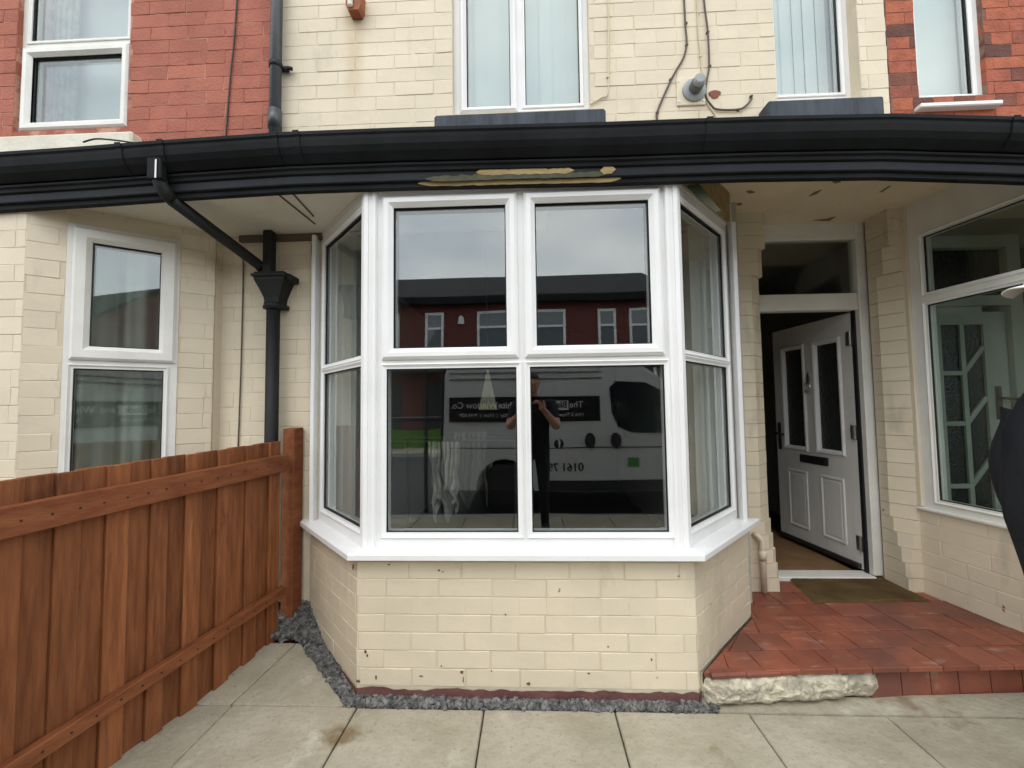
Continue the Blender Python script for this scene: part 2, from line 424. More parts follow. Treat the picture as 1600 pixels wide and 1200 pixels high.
# ---------------------------------------------------------------- plan of the place
YB, YW, YD = 1.94, 2.46, 2.95               # bay front, main wall, door frame
bay = [(at(484, 870, Y=YW).x, YW), (at(558, 970, Y=YB).x, YB), (at(1088, 970, Y=YB).x, YB), (at(1170, 870, Y=YW).x, YW)]
fr = [(at(500, 575, Y=YW).x, YW), (at(569, 575, Y=YB+.025).x, YB+.025), (at(1066, 575, Y=YB+.025).x, YB+.025), (at(1143, 575, Y=YW).x, YW)]
SILL_Z = at(825, 871, Y=YB-.07).z           # sill nose
FRAME_Z0 = at(825, 857, Y=YB+.025).z
HEAD_Z = at(825, 294, Y=YB+.025).z
PORCH_Z = .14
XL = at(438, 100, Y=YW).x                   # house boundaries upstairs
XR = at(1388, 120, Y=YW).x
print('PLAN', bay, fr, SILL_Z, FRAME_Z0, HEAD_Z, XL, XR)

# ---------------------------------------------------------------- our house
house = tag(empty('terraced_house', (.3, YW, 0)), 'cream painted brick terraced house with white bay window and open door', 'house')
def at_house(o, h):                          # children are modelled in world space
    o.matrix_parent_inverse = Matrix.Translation(h.location).inverted(); return o
def hpart(name, h=None):
    e = empty(name, (0, 0, 0), h or house); e.matrix_parent_inverse = Matrix.Translation((h or house).location).inverted(); return e
MU, _ = frame_of((0, YW), (1, YW))
m_cream_up = m_cream.copy()                  # the same paint with the brown run-off stain below the corbel block
_t = m_cream_up.node_tree; _b = _t.nodes['Principled BSDF']; _src = _b.inputs['Base Color'].links[0].from_socket
_p = at(553, 60, Y=YW); _g = N(_t, 'ShaderNodeNewGeometry'); _s = N(_t, 'ShaderNodeSeparateXYZ'); _t.links.new(_g.outputs['Position'], _s.inputs[0])
_n = N(_t, 'ShaderNodeTexNoise'); _n.inputs['Scale'].default_value = 6; _t.links.new(_g.outputs['Position'], _n.inputs['Vector'])
def _mth(op, a, b):
    q = N(_t, 'ShaderNodeMath', operation=op)
    for i, v in enumerate((a, b)):
        if isinstance(v, (int, float)): q.inputs[i].default_value = v
        elif v is not None: _t.links.new(v, q.inputs[i])
    return q.outputs[0]
_dx = _mth('ABSOLUTE', _mth('SUBTRACT', _s.outputs['X'], _p.x), None)
_r1 = N(_t, 'ShaderNodeMapRange'); _r1.inputs['From Min'].default_value = .075; _r1.inputs['From Max'].default_value = .02; _t.links.new(_dx, _r1.inputs['Value'])
_r2 = N(_t, 'ShaderNodeMapRange'); _r2.inputs['From Min'].default_value = _p.z-.62; _r2.inputs['From Max'].default_value = _p.z-.05; _t.links.new(_s.outputs['Z'], _r2.inputs['Value'])
_f = _mth('MULTIPLY', _mth('MULTIPLY', _r1.outputs[0], _r2.outputs[0]), _mth('MULTIPLY', _n.outputs['Fac'], .9))
_x = N(_t, 'ShaderNodeMix', data_type='RGBA'); _t.links.new(_f, _x.inputs['Factor']); _t.links.new(_src, _x.inputs['A']); _x.inputs['B'].default_value = (.40, .27, .10, 1)
_t.links.new(_x.outputs['Result'], _b.inputs['Base Color'])
# upstairs
ax0, ax1 = uz(MU, 707, 100)[0], uz(MU, 921, 100)[0]; az0 = uz(MU, 812, 174)[1]
bx0, bx1 = uz(MU, 1211, 90)[0], uz(MU, 1343, 90)[0]; bz0 = uz(MU, 1290, 158)[1]
hA = (ax0, ax1, az0, az0+1.35); hB = (bx0, bx1, bz0, bz0+1.35)
w = wall('upper_wall', house, MU, XL, XR, 2.56, 5.3, m_cream_up, m_cream_sh, [hA, hB], zb0=2.62, zb1=3.72); at_house(w, house)
at_house(brick_mass('upper_bricks', house, MU, XL, XR, 3.712, 5.3, m_cream_up, [hA, hB]), house)
def win_rect(M, d, gl):
    """pixel glass box (x0, x1 at its middle height; y0, y1 at its middle width) -> u0, u1, z0, z1"""
    x0, x1, y0, y1 = gl; xm, ym = (x0+x1)/2, (y0+y1)/2
    return (uz(M, x0, ym, d)[0], uz(M, x1, ym, d)[0], uz(M, xm, y1, d)[1], uz(M, xm, y0, d)[1])
d = .05
g1 = win_rect(MU, d, (729, 797, 0, 167)); g2 = win_rect(MU, d, (820, 905, 0, 163)); gz = (g1[2]+g2[2])/2
zt = az0+1.27
at_house(window(house, MU, hA, [(g1[0], g1[1], gz, zt, 'sash'), (g2[0], g2[1], gz, zt, 'fixed')], m_upvc, G_up, d0=d, sash_w=.04), house)
g3 = win_rect(MU, .08, (1224, 1311, 0, 146))
at_house(window(house, MU, hB, [(bx0+.05, g3[1], g3[2], bz0+1.28, 'fixed')], m_upvc, G_up, d0=.08), house)
blinds(MU, ax0+.03, ax1-.03, az0+.04, az0+1.3, .19, 9, 'pale green vertical blind behind the twin upstairs window above the bay')
blinds(MU, bx0+.02, bx1-.02, bz0+.03, bz0+1.3, .22, 6, 'pale vertical blind behind the upstairs window above the front door')
for (x0, x1, yt, nm) in ((678, 947, 178, 0), (1200, 1383, 152, 1)):
    p = at((x0+x1)/2, yt-5 if nm == 0 else yt, Y=YW-.1); a = at(x0, yt, Y=YW-.1).x; c = at(x1, yt, Y=YW-.1).x
    b = MB(); b.box(a, c, YW-.1, YW+.05, p.z-.14, p.z, .012); at_house(b.build('window_sill', m_slate, house), house)
    b = MB(); b.box(a+.02, c-.02, YW-.02, YW+.12, p.z-.01, p.z+.012); at_house(b.build('sill_top', m_cream_sh, house), house)
# slate roof over the row belongs to each house
def roof(h, x0, x1, mt):
    b = MB(); b.prism([(YW-.35, 5.25), (YW-.35, 5.33), (YW+4, 7.6), (YW+8.3, 5.33), (YW+8.3, 5.25), (YW+4, 7.5)], x0, x1, 'x'); at_house(b.build('roof', mt, h), h)
m_rslate = mat('grey_roof_slate', (.06, .062, .07), .6, .4, var=(.09, .09, .095), nscale=5, bump=.4, bscale=12, stretch=(1, 1, 4))
roof(house, XL+.004, XR-.004, m_rslate)
# bay base
for i, nm in ((0, 'cant'), (1, 'front'), (2, 'cant')):
    M, wd = frame_of(bay[i], bay[i+1])
    z_lo = .055 if i == 1 else -.02
    w = wall('bay_wall', house, M, -.0, wd, -.05, SILL_Z-.005, m_cream, m_cream_sh, zb0=.06, thick=.14, course=.0762, blen=.236 if i == 1 else .2); at_house(w, house)
    b = MB(M)
    n = int(wd/.07)
    def pl(u, v, M=M, wd=wd):
        zz = -.06 + v*(.112 + .014*noise.noise((u*9, i, 0)) + .010*noise.noise((u*31, i, 3)))
        return (u*wd, -.004-.002*noise.noise((u*14, v*3, i)), zz)
    b.grid(pl, max(4, n*3), 3); at_house(b.build('plinth', m_plinth, house, recalc=False), house)
# chipped paint on the bay front
MC, _ = frame_of(bay[1], bay[2])
for (cx_, cy_, sw, sh) in ((608, 882, 4, 2), (686, 891, 3, 3), (692, 893, 2, 2), (571, 1018, 3, 4), (574, 1024, 2, 3), (722, 1050, 5, 5), (724, 1062, 1.5, 8), (658, 1056, 5, 1.5), (690, 1040, 2, 2), (588, 1058, 2, 7), (560, 1064, 6, 3), (768, 1048, 2, 2), (826, 1068, 6, 4), (920, 1052, 4, 1.5), (1060, 900, 2, 2), (950, 1010, 2, 2), (1018, 1030, 2, 3), (790, 960, 2, 1.5), (552, 886, 2.2, 8)):
    u_, z_ = uz(MC, cx_, cy_); k_ = .62/350
    b = MB(MC); b.prism([(u_+sw*k_*math.cos(t)*random.uniform(.55, 1.15), z_+sh*k_*math.sin(t)*random.uniform(.55, 1.15)) for t in [i*.63 for i in range(10)]], -.0032, .002, 'y')
    at_house(b.build('paint_chip', m_plinth, house), house)
# bay sill
sp = offset_plan(fr, .085); si = offset_plan(fr, -.03)
sp[0] = (sp[0][0]-.005, sp[0][1]); sp[3] = (sp[3][0]+.005, sp[3][1])
b = MB(); vs = []
for z, pl_ in ((SILL_Z-.018, sp), (SILL_Z+.004, sp), (SILL_Z+.012, offset_plan(fr, .078)), (FRAME_Z0+.004, si)): vs += [(x, y, z) for x, y in pl_]
vs += [(x, y, SILL_Z-.018) for x, y in si]
fs = [(r*4+k, r*4+k+1, (r+1) % 5*4+k+1, (r+1) % 5*4+k) for r in range(5) for k in range(3)] + [tuple(r*4 for r in range(5)), tuple(r*4+3 for r in range(5))]
b.add(vs, fs)
sill = at_house(b.build('bay_sill', m_upvc, house), house)
# bay window
bw = hpart('bay_window')
MF, wF = frame_of(fr[1], fr[2])
lz0 = (win_rect(MF, 0, (603, 808, 575, 832))[2] + win_rect(MF, 0, (830, 1043, 571, 832))[2])/2
lz1 = (uz(MF, 706, 575)[1] + uz(MF, 936, 571)[1])/2
uz1 = (uz(MF, 703, 322)[1] + uz(MF, 927, 316)[1])/2
uz0 = (uz(MF, 703, 543)[1] + uz(MF, 927, 539)[1])/2
LU = [uz(MF, x, 703)[0] for x in (603.5, 808.5, 830, 1042)]
UU = [uz(MF, x, 430)[0] for x in (615, 791, 837, 1016)]
lights = [(LU[0], LU[1], lz0, lz1, 'fixed'), (LU[2], LU[3], lz0, lz1, 'fixed'), (UU[0], UU[1], uz0, uz1, 'sash'), (UU[2], UU[3], uz0, uz1, 'sash')]
def bay_face(M, wd, lights, e0, e1):
    """frame, sashes and panes straight under the bay_window part"""
    b = MB(M)
    for r in rect_holes(e0, wd-e1, FRAME_Z0, HEAD_Z, [l[:4] for l in lights]): b.box(r[0], r[1], 0, .07, r[2], r[3])
    b.build('frame', m_upvc, bw, recalc=False)
    for (a, c, e, g, kind) in lights:
        if kind == 'sash':
            s = .052; b = MB(M)
            b.sweep(a-s, c+s, e-s, g+s, [(0, .02), (0, -.010), (.013, -.022), (s-.02, -.022), (s, -.003), (s, .03)]); b.build('sash', m_upvc, bw)
        else:
            s = .024; b = MB(M)
            b.sweep(a-s, c+s, e-s, g+s, [(0, .02), (0, -.006), (.005, -.009), (s, .006), (s, .03)]); b.build('glazing_bead', m_upvc, bw)
        b = MB(M); b.sweep(a, c, e, g, [(-.001, .008), (.005, .008), (.005, .016), (-.001, .016)]); b.build('gasket', m_gasket, bw)
        b = MB(M); b.box(a-.006, c+.006, .017, .037, e-.006, g+.006); b.build('pane', G_clear, bw, recalc=False)
bay_face(MF, wF, lights, .012, .012)
tz = (lz1+uz0)/2
for i, px in ((0, ((515, 560), (517, 562))), (2, ((1076, 1128), (1081, 1134)))):
    M, wd = frame_of(fr[i], fr[i+1])
    ua = uz(M, px[0][0], 480)[0]; ub_ = uz(M, px[0][1], 480)[0]
    e = .055
    if i == 0: ua, ub_ = e+.015, wd-.026
    else: ua, ub_ = .026, wd-e-.015
    bay_face(M, wd, [(ua, ub_, lz0+.01, tz-.028, 'fixed'), (ua, ub_, tz+.022, HEAD_Z-.075, 'fixed')], 0, 0)
for i in (1, 2):                             # ribbed corner posts
    c = Vector((*fr[i], 0)); a = Vector((*fr[i-1], 0)); e = Vector((*fr[i+1], 0))
    d1 = (a-c).normalized(); d2 = (e-c).normalized(); o1 = Vector((d1.y, -d1.x, 0)); o2 = Vector((-d2.y, d2.x, 0))
    if o1.y > 0: o1 = -o1
    if o2.y > 0: o2 = -o2
    prof = []
    A_, B_ = ((d1, o1), (d2, o2)) 
    SM = ((.016, .001), (.015, .010), (.004, .012)); BG = ((.004, .020), (.022, .020), (.024, .014), (.040, .014), (.042, .020), (.056, .018), (.060, .006), (.061, .001))
    for t, q in (SM if i == 1 else BG[::-1]):
        prof.append(c + d1*t + o1*q)
    for t, q in (BG if i == 1 else SM[::-1]):
        prof.append(c + d2*t + o2*q)
    prof += [c + d2*(.061 if i == 1 else .016) - o2*.03, c + d1*(.016 if i == 1 else .061) - o1*.03]
    MB().prism([(p.x, p.y) for p in prof], FRAME_Z0, HEAD_Z).build('corner_post', m_upvc, bw)
for i, s_ in ((0, 1), (3, -1)):              # trims against the wall
    x, y = fr[i]; MB().box(x-.02*s_-.012, x-.02*s_+.012, y-.05, y+.02, FRAME_Z0, HEAD_Z-.002, .003).build('edge_trim', m_upvc, bw)
hp_o, hp_i = offset_plan(fr, .004), offset_plan(fr, -.09)   # drip strip on the window head
b = MB()
for k in range(3): b.add([(*hp_o[k], HEAD_Z), (*hp_o[k+1], HEAD_Z), (*hp_i[k+1], HEAD_Z), (*hp_i[k], HEAD_Z), (*hp_o[k], HEAD_Z+.018), (*hp_o[k+1], HEAD_Z+.018), (*hp_i[k+1], HEAD_Z+.018), (*hp_i[k], HEAD_Z+.018)],
                         [(0,3,2,1),(4,5,6,7),(0,1,5,4),(1,2,6,5),(2,3,7,6),(3,0,4,7)])
b.build('head_strip', m_upvc_old, bw)
# old timber plate between window head and soffit, partly stripped
hp_o, hp_i = offset_plan(fr, .018), offset_plan(fr, -.08)
for k, mt in ((0, m_plaster), (1, m_wood_g), (2, m_wood)):
    b = MB(); z0, z1 = HEAD_Z+.02, HEAD_Z+.27
    b.add([(*hp_o[k], z0), (*hp_o[k+1], z0), (*hp_i[k+1], z0), (*hp_i[k], z0), (*hp_o[k], z1), (*hp_o[k+1], z1), (*hp_i[k+1], z1), (*hp_i[k], z1)],
          [(0,3,2,1),(4,5,6,7),(0,1,5,4),(1,2,6,5),(2,3,7,6),(3,0,4,7)])
    at_house(b.build('head_plate', mt, house), house)
# wall strip left of the bay, door piers
SOF_L, SOF_R = at(440, 368, Y=YW).z, at(1260, 346, Y=2.9).z
print('SOFFIT', SOF_L, SOF_R)
xpipe = at(432, 600, Y=YW).x
M, wd = frame_of((xpipe, YW+.0), (bay[0][0]+.12, YW)); at_house(wall('bay_side_wall', house, M, 0, wd, 0, SOF_L+.05, m_cream, m_cream_sh, zb0=.5), house)
YP = 2.74
xp0, xp1 = bay[3][0]-.02, at(1224, 905, Y=YP).x
xq0, xq1 = at(1419, 900, Y=YP).x, at(1443, 905, Y=YP).x
z = PORCH_Z; k = 0; ch = .084; ntop = int((SOF_R-PORCH_Z)/ch)+1
pL = hpart('door_pier'); pR = hpart('door_pier')
while k < ntop:
    z1 = min(z+ch-.0025, SOF_R+.03)
    full = k < 1 or k > ntop-4
    c = 0.003 if full else {1: .018, 2: .035, 3: .055, 4: .075}.get(k, .095)
    if k in (ntop-5, ntop-4): c = .05
    j = random.uniform(-.002, .002)
    b = MB(); b.prism([(xp0, YP+j), (xp1-c-.02, YP+j), (xp1-.02, YP+c+j), (xp1-.02, YD-.03), (xp0, YD-.03)], z, z1); b.build('brick', m_cream, pL)
    # right-hand pier: chamfer faces the opening
    b = MB(); b.prism([(xq0+c*.8, YP+j), (xq1+.03, YP+j), (xq1+.03, YD-.03), (xq0+.002, YD-.03), (xq0+.002, YP+c*1.15+j)], z, z1); b.build('brick', m_cream, pR)
    z += ch; k += 1
MB().prism([(xp0+.005, YP+.01), (xp1-.03-.095, YP+.01), (xp1-.03, YP+.105), (xp1-.03, YD-.03), (xp0+.005, YD-.03)], PORCH_Z-.1, SOF_R+.02).build('mortar_core', m_cream_sh, pL)
MB().prism([(xq0+.09, YP+.01), (xq1+.02, YP+.01), (xq1+.02, YD-.03), (xq0+.012, YD-.03), (xq0+.012, YP+.12)], PORCH_Z-.1, SOF_R+.02).build('mortar_core', m_cream_sh, pR)
b = MB(); b.box(bay[3][0]-.12, xp0+.01, YW+.02, YP+.02, PORCH_Z-.1, SOF_R+.02); at_house(b.build('bay_return', m_cream, house), house)
# front door: frame, transom light, leaf swung inwards
MD, _ = frame_of((0, YD), (1, YD))
dx1 = uz(MD, 1349, 620)[0]; dx0 = dx1-.79
dz_tb, dz_tt = uz(MD, 1265, 485)[1], uz(MD, 1265, 459)[1]; dz_h = uz(MD, 1265, 375)[1]
TH = PORCH_Z+.02
df = hpart('door_frame')
b = MB(MD)
b.box(dx0-.05, dx0, 0, .07, TH, SOF_R+.02, .004); b.box(dx1, dx1+.06, -.01, .07, TH, SOF_R+.02, .004)
b.build('jamb', m_upvc_old, df)
b = MB(MD); b.box(dx1-.012, dx1, .03, .06, TH, dz_tb); b.build('door_stop', m_gasket, df)
MB(MD).box(dx0, dx1, 0, .07, dz_tb, dz_tt, .004).build('transom_bar', m_upvc_old, df)
MB(MD).box(dx0, dx1, -.004, .07, dz_h, SOF_R+.02, .004).build('head_board', m_upvc_old, df)
MB(MD).box(dx0-.01, dx1+.01, .025, .045, dz_tt, dz_h).build('transom_pane', G_dim, df, recalc=False)
MB(MD).box(dx0, dx1, -.03, .09, PORCH_Z-.02, TH, .004).build('threshold', m_upvc_old, df)
b = MB(MD); b.box(dx0-.2, dx0-.05, .0, .1, PORCH_Z, SOF_R+.02); b.box(dx1+.06, dx1+.3, .0, .1, PORCH_Z, SOF_R+.02); b.build('reveal_wall', m_cream, df)
LW, LH0, LH1 = .80, TH+.012, dz_tb-.008
leaf = hpart('front_door')
ang = R(84)
hx, hy = dx1-.012, YD+.06
ud = Vector((-math.cos(ang), math.sin(ang), 0)); nd = Vector((-math.sin(ang), -math.cos(ang), 0))   # outside face looks towards -X
ML = Matrix(((ud.x, -nd.x, 0, hx), (ud.y, -nd.y, 0, hy), (0, 0, 1, 0), (0, 0, 0, 1)))               # u from hinge to free edge, d through the leaf
m_door = mat('white_composite_door', (.70, .685, .645), .4, .45, var=(.65, .635, .60), nscale=3, bump=.06, bscale=60, stretch=(6, 6, 1))
zs = lambda f: LH0 + f*(LH1-LH0)
gl = [(.12*LW/.8, .335*LW/.8, zs(.44), zs(.90)), (.465*LW/.8, .68*LW/.8, zs(.44), zs(.90))]
b = MB(ML)
for r in rect_holes(0, LW, LH0, LH1, gl): b.box(r[0], r[1], 0, .045, r[2], r[3])
b.build('leaf', m_door, leaf, recalc=False)
for g in gl:
    b = MB(ML); b.sweep(g[0]-.012, g[1]+.012, g[2]-.012, g[3]+.012, [(-.012, .002), (-.012, -.006), (-.004, -.012), (.008, -.010), (.022, .006), (.022, .03)]); b.build('glass_moulding', m_upvc, leaf)
    MB(ML).box(g[0], g[1], .015, .03, g[2], g[3]).build('obscure_pane', m_obsc, leaf)
for a, c in ((.12, .335), (.465, .68)):
    b = MB(ML); b.sweep(a, c, zs(.07), zs(.335), [(-.002, .002), (.004, -.007), (.014, -.008), (.024, .0005), (.024, .004)]); b.build('panel_moulding', m_door, leaf)
    MB(ML).box(a+.032, c-.032, -.004, .002, zs(.07)+.032, zs(.335)-.032, .003).build('raised_panel', m_door, leaf)
b = MB(ML); b.box(.25, .53, -.012, .002, zs(.375), zs(.41), .004); b.box(.265, .515, -.018, -.010, zs(.381), zs(.404), .003); b.build('letter_plate', m_gasket, leaf)
b = MB(ML); b.box(LW-.06, LW-.03, -.012, 0, zs(.42), zs(.55), .003); b.tube([(LW-.045, -.01, zs(.50)), (LW-.045, -.045, zs(.50)), (LW-.15, -.05, zs(.495))], .009, 8); b.build('handle', m_ironm, leaf)
b = MB(ML)
b.prism([(.40, zs(.785)), (.415, zs(.755)), (.40, zs(.735)), (.385, zs(.755))], -.014, 0, 'y')
ring = [(.40+.03*math.cos(t), -.02, zs(.715)+.04*math.sin(t)) for t in [i*math.pi/8 for i in range(17)]]
b.tube(ring, .005, 6); b.tube([(.40, -.006, zs(.735)), (.40, -.02, zs(.735))], .008, 8); b.build('knocker', m_chrome, leaf)
MB(ML).box(.01, LW-.01, -.025, .0, LH0+.002, LH0+.035, .006).build('weather_bar', m_ironm, leaf)
for f in (.07, .5, .87):
    b = MB(ML); b.tube([(.0, -.014, zs(f)), (.0, -.014, zs(f+.055))], .009, 8); b.box(.0, .045, -.004, .001, zs(f), zs(f+.055)); b.box(-.004, .0, -.01, .03, zs(f), zs(f+.055)); b.build('hinge', m_chrome, leaf)
# hall
hall = hpart('hall')
hx0, hx1 = dx0-.12, dx1+.32
b = MB(); b.box(hx0-.1, hx0, YD+.11, 6.5, 0, 2.5); b.box(hx1, hx1+.1, YD+.11, 6.5, 0, 2.5); b.box(hx0, hx1, 6.5, 6.6, 0, 2.5); b.box(hx0-.1, hx1+.1, YD+.105, 6.6, 2.5, 2.56); b.build('hall_wall', m_hallw, hall)
MB().box(hx0, hx1, YD+.05, 6.5, PORCH_Z-.06, PORCH_Z+.0).build('hall_floor', m_floor_in, hall)
b = MB(); b.box(hx0, hx0+.03, 3.55, 3.65, PORCH_Z, 2.2); b.box(hx0, hx0+.03, 4.4, 4.5, PORCH_Z, 2.2); b.box(hx0, hx0+.03, 3.65, 4.4, 2.1, 2.2); b.build('inner_door_casing', m_upvc_old, hall)
# room behind the bay
room = hpart('front_room')
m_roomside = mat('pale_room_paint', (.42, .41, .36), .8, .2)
rx0, rx1 = -1.2, 1.18
b = MB()
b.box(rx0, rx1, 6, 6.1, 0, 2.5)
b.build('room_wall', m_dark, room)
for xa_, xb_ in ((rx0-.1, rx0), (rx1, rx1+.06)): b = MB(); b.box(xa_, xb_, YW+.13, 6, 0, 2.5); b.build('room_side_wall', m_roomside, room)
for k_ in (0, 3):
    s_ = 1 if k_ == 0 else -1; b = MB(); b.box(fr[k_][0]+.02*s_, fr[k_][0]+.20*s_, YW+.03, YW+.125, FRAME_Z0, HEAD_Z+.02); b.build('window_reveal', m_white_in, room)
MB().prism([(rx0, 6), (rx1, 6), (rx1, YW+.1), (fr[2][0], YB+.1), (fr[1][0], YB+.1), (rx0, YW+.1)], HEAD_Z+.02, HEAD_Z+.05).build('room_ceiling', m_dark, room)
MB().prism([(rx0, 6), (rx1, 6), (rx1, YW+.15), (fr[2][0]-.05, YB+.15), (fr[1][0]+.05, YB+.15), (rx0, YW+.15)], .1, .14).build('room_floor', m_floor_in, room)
fi = offset_plan(fr, -.07)
arc = [(fr[2][0]*.96 + (fr[1][0]-fr[2][0])*.96*t - .0, YB+.135+.13*(2*t-1)**4) for t in [i/14 for i in range(15)]]
MB().prism([fi[1], fi[2]] + [(fi[2][0]+.1, YB+.3)] + arc + [(fi[1][0]-.1, YB+.3)], FRAME_Z0+.0, FRAME_Z0+.03).build('window_board', m_white_in, room)
# ---------------------------------------------------------------- left neighbour
G_left = glass_mat('neighbour_glass', (.86, .89, .87), .10, .0010)
lh = tag(empty('terraced_house', (-3, YW, 0)), 'neighbouring terraced house with red upper wall and cream bay behind the fence', 'house')
lx0 = at(-900, 100, Y=YW).x
wx0, wx1 = uz(MU, 19, 120)[0]+.02, uz(MU, 201, 120)[0]; wz0 = (uz(MU, 20, 206)[1]+uz(MU, 190, 198)[1])/2
hL = (wx0, wx1, wz0, wz0+1.35)
at_house(wall('upper_wall', lh, MU, lx0, XL-.006, 2.56, 5.3, m_red_l, m_red_lm, [hL], zb0=2.62, zb1=3.80, ub=(-3.6, XL-.006)), lh)
at_house(brick_mass('upper_bricks', lh, MU, -3.6, XL-.006, 3.796, 5.3, m_red_l, [hL]), lh)
at_house(brick_mass('side_bricks', lh, MU, lx0, -3.61, 2.62, 5.3, m_red_l), lh)
gu = win_rect(MU, .03, (54, 198, -40, 66)); gd = win_rect(MU, .03, (43, 180, 82, 190))
gx0, gx1 = wx0+.075, wx1-.075
gzb = (uz(MU, 40, 191)[1]+uz(MU, 170, 178)[1])/2; gzm = (uz(MU, 50, 90)[1]+uz(MU, 182, 72)[1])/2; gzn = (uz(MU, 52, 70)[1]+uz(MU, 195, 52)[1])/2
at_house(window(lh, MU, hL, [(gx0, gx1, gzb, gzm, 'sash'), (gx0-.02, gx1+.03, gzn+.03, wz0+1.28, 'fixed')], m_upvc_old, G_up, d0=.03), lh)
s0 = at(205, 205, Y=YW-.07); zt = (at(20, 213, Y=YW-.07).z + at(190, 202, Y=YW-.07).z)/2
b = MB(); b.box(wx0-.35, s0.x, YW-.07, YW+.06, zt-.14, zt, .012); at_house(b.build('window_sill', m_stone_w, lh), lh)
bk = MB(); bk.box(wx0-.1, wx1+.1, YW+.26, YW+.27, wz0-.1, wz0+1.4); at_house(bk.build('pale_backing', mat('pale_backing_tone', (.62, .62, .60), .8), lh), lh)  # added sheet close behind the glass, coloured pale so the panes read brighter
b = MB(); 
for i in range(7): b.tube([(wx0+.03+i*.022, YW+.2+.012*(i % 2), wz0), (wx0+.03+i*.022, YW+.2+.012*(i % 2), wz0+1.35)], .014, 8)
at_house(b.build('net_curtain', m_cloth, lh, True), lh)
roof(lh, lx0+.004, XL-.004, m_rslate)
# its bay: front face and canted side with the window
lf = (at(32, 560, Y=YB).x, YB); lb = (at(333, 560, Y=YW-.06).x, YW-.06)
ML1, w1 = frame_of((lf[0]-2.2, YB), lf); ML2, w2 = frame_of(lf, lb)
at_house(wall('bay_wall', lh, ML1, 0, w1, 0, SOF_L+.03, m_cream, m_cream_sh, ub=(w1-.75, w1), zb0=.55), lh)
wu0 = (uz(ML2, 108, 350)[0]+uz(ML2, 90, 720)[0])/2; wu1 = (uz(ML2, 286, 380)[0]+uz(ML2, 270, 690)[0])/2
whd = (uz(ML2, 108, 347)[1]+uz(ML2, 286, 379)[1])/2; wsl = .62
hl2 = (wu0, wu1, wsl, whd)
at_house(wall('bay_wall', lh, ML2, 0, w2, 0, SOF_L+.03, m_cream, m_cream_sh, [hl2], zb0=.5, thick=.1), lh)
za = lambda p, q: (uz(ML2, *p)[1]+uz(ML2, *q)[1])/2
ua = lambda p, q: (uz(ML2, *p)[0]+uz(ML2, *q)[0])/2
U0, U1 = ua((147, 378), (138, 540)), ua((253, 397), (248, 547))
at_house(window(lh, ML2, hl2, [(U0, U1, za((139, 541), (247, 547)), za((147, 379), (253, 397)), 'sash'), (ua((117, 573), (107, 720)), ua((258, 581), (250, 700)), wsl+.06, za((117, 574), (258, 581)), 'fixed')], m_upvc_old, G_left, d0=-.005, sash_w=.07), lh)
b = MB(ML2); b.box(wu0-.02, wu1+.02, -.05, .05, wsl-.05, wsl, .006); at_house(b.build('window_sill', m_upvc_old, lh), lh)
cur = tag(empty('curtain', ML2 @ Vector((wu0, .3, wsl))), 'grey green curtain hanging behind the bay window left of the fence post', 'curtain')
def curt(s, t):
    return ML2 @ Vector((wu0-.1+(wu1-wu0+.5)*s, .16+.05*math.sin(s*30)+.02*math.sin(s*71), wsl-.1+t*(whd-wsl+.1))) - cur.location
MB().grid(curt, 90, 4).build('curtain_drape', m_curtain, cur, True, recalc=False)
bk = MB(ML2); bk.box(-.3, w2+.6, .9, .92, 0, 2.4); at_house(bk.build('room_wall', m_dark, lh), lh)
# return of the bay and the wall up to the drainpipe
M, wd = frame_of(lb, (lb[0]+.004, YW+.001)); 
b = MB(); b.box(lb[0]-.1, lb[0]-.001, lb[1]+.012, YW+.02, 0, SOF_L+.03); at_house(b.build('bay_return', m_cream, lh), lh)
M, wd = frame_of((lb[0]-.05, YW+.004), (xpipe-.003, YW+.004)); at_house(wall('side_wall', lh, M, 0, wd, 0, SOF_L+.03, m_cream, m_cream_sh, zb0=.7), lh)

# ---------------------------------------------------------------- right neighbour
rh = tag(empty('terraced_house', (5, YW, 0)), 'multi red brick terraced house with glazed in porch past the open door', 'house')
rx_1 = 9.0
qx0, qx1 = uz(MU, 1432, 90)[0], uz(MU, 1540, 90)[0]; qz0 = uz(MU, 1490, 150)[1]
hR = (qx0, qx1, qz0, qz0+1.35)
at_house(wall('upper_wall', rh, MU, XR+.006, rx_1, 2.56, 5.3, m_red_r, m_red_rm, [hR], zb0=2.62, zb1=3.72, course=.072, blen=.222, ub=(XR+.006, 4.4)), rh)
at_house(brick_mass('upper_bricks', rh, MU, XR+.006, 4.4, 3.72, 5.3, m_red_r, [hR], course=.072, blen=.222), rh)
at_house(brick_mass('side_bricks', rh, MU, 4.41, rx_1, 2.62, 5.3, m_red_r, course=.072, blen=.222), rh)
at_house(window(rh, MU, hR, [(qx0+.03, qx1-.05, qz0+.03, qz0+1.28, 'fixed')], m_upvc, G_up, d0=.03), rh)
bk = MB(); bk.box(qx0-.1, qx1+.1, YW+.14, YW+.15, qz0-.1, qz0+1.4); at_house(bk.build('roller_blind', m_blind, rh), rh)
pz = at(1500, 151, Y=YW-.08).z
b = MB(); b.box(qx0-.03, at(1580, 155, Y=YW-.08).x, YW-.045, YW+.03, pz-.025, pz, .005); at_house(b.build('window_sill', m_upvc, rh), rh)
roof(rh, XR+.004, rx_1, m_rslate)
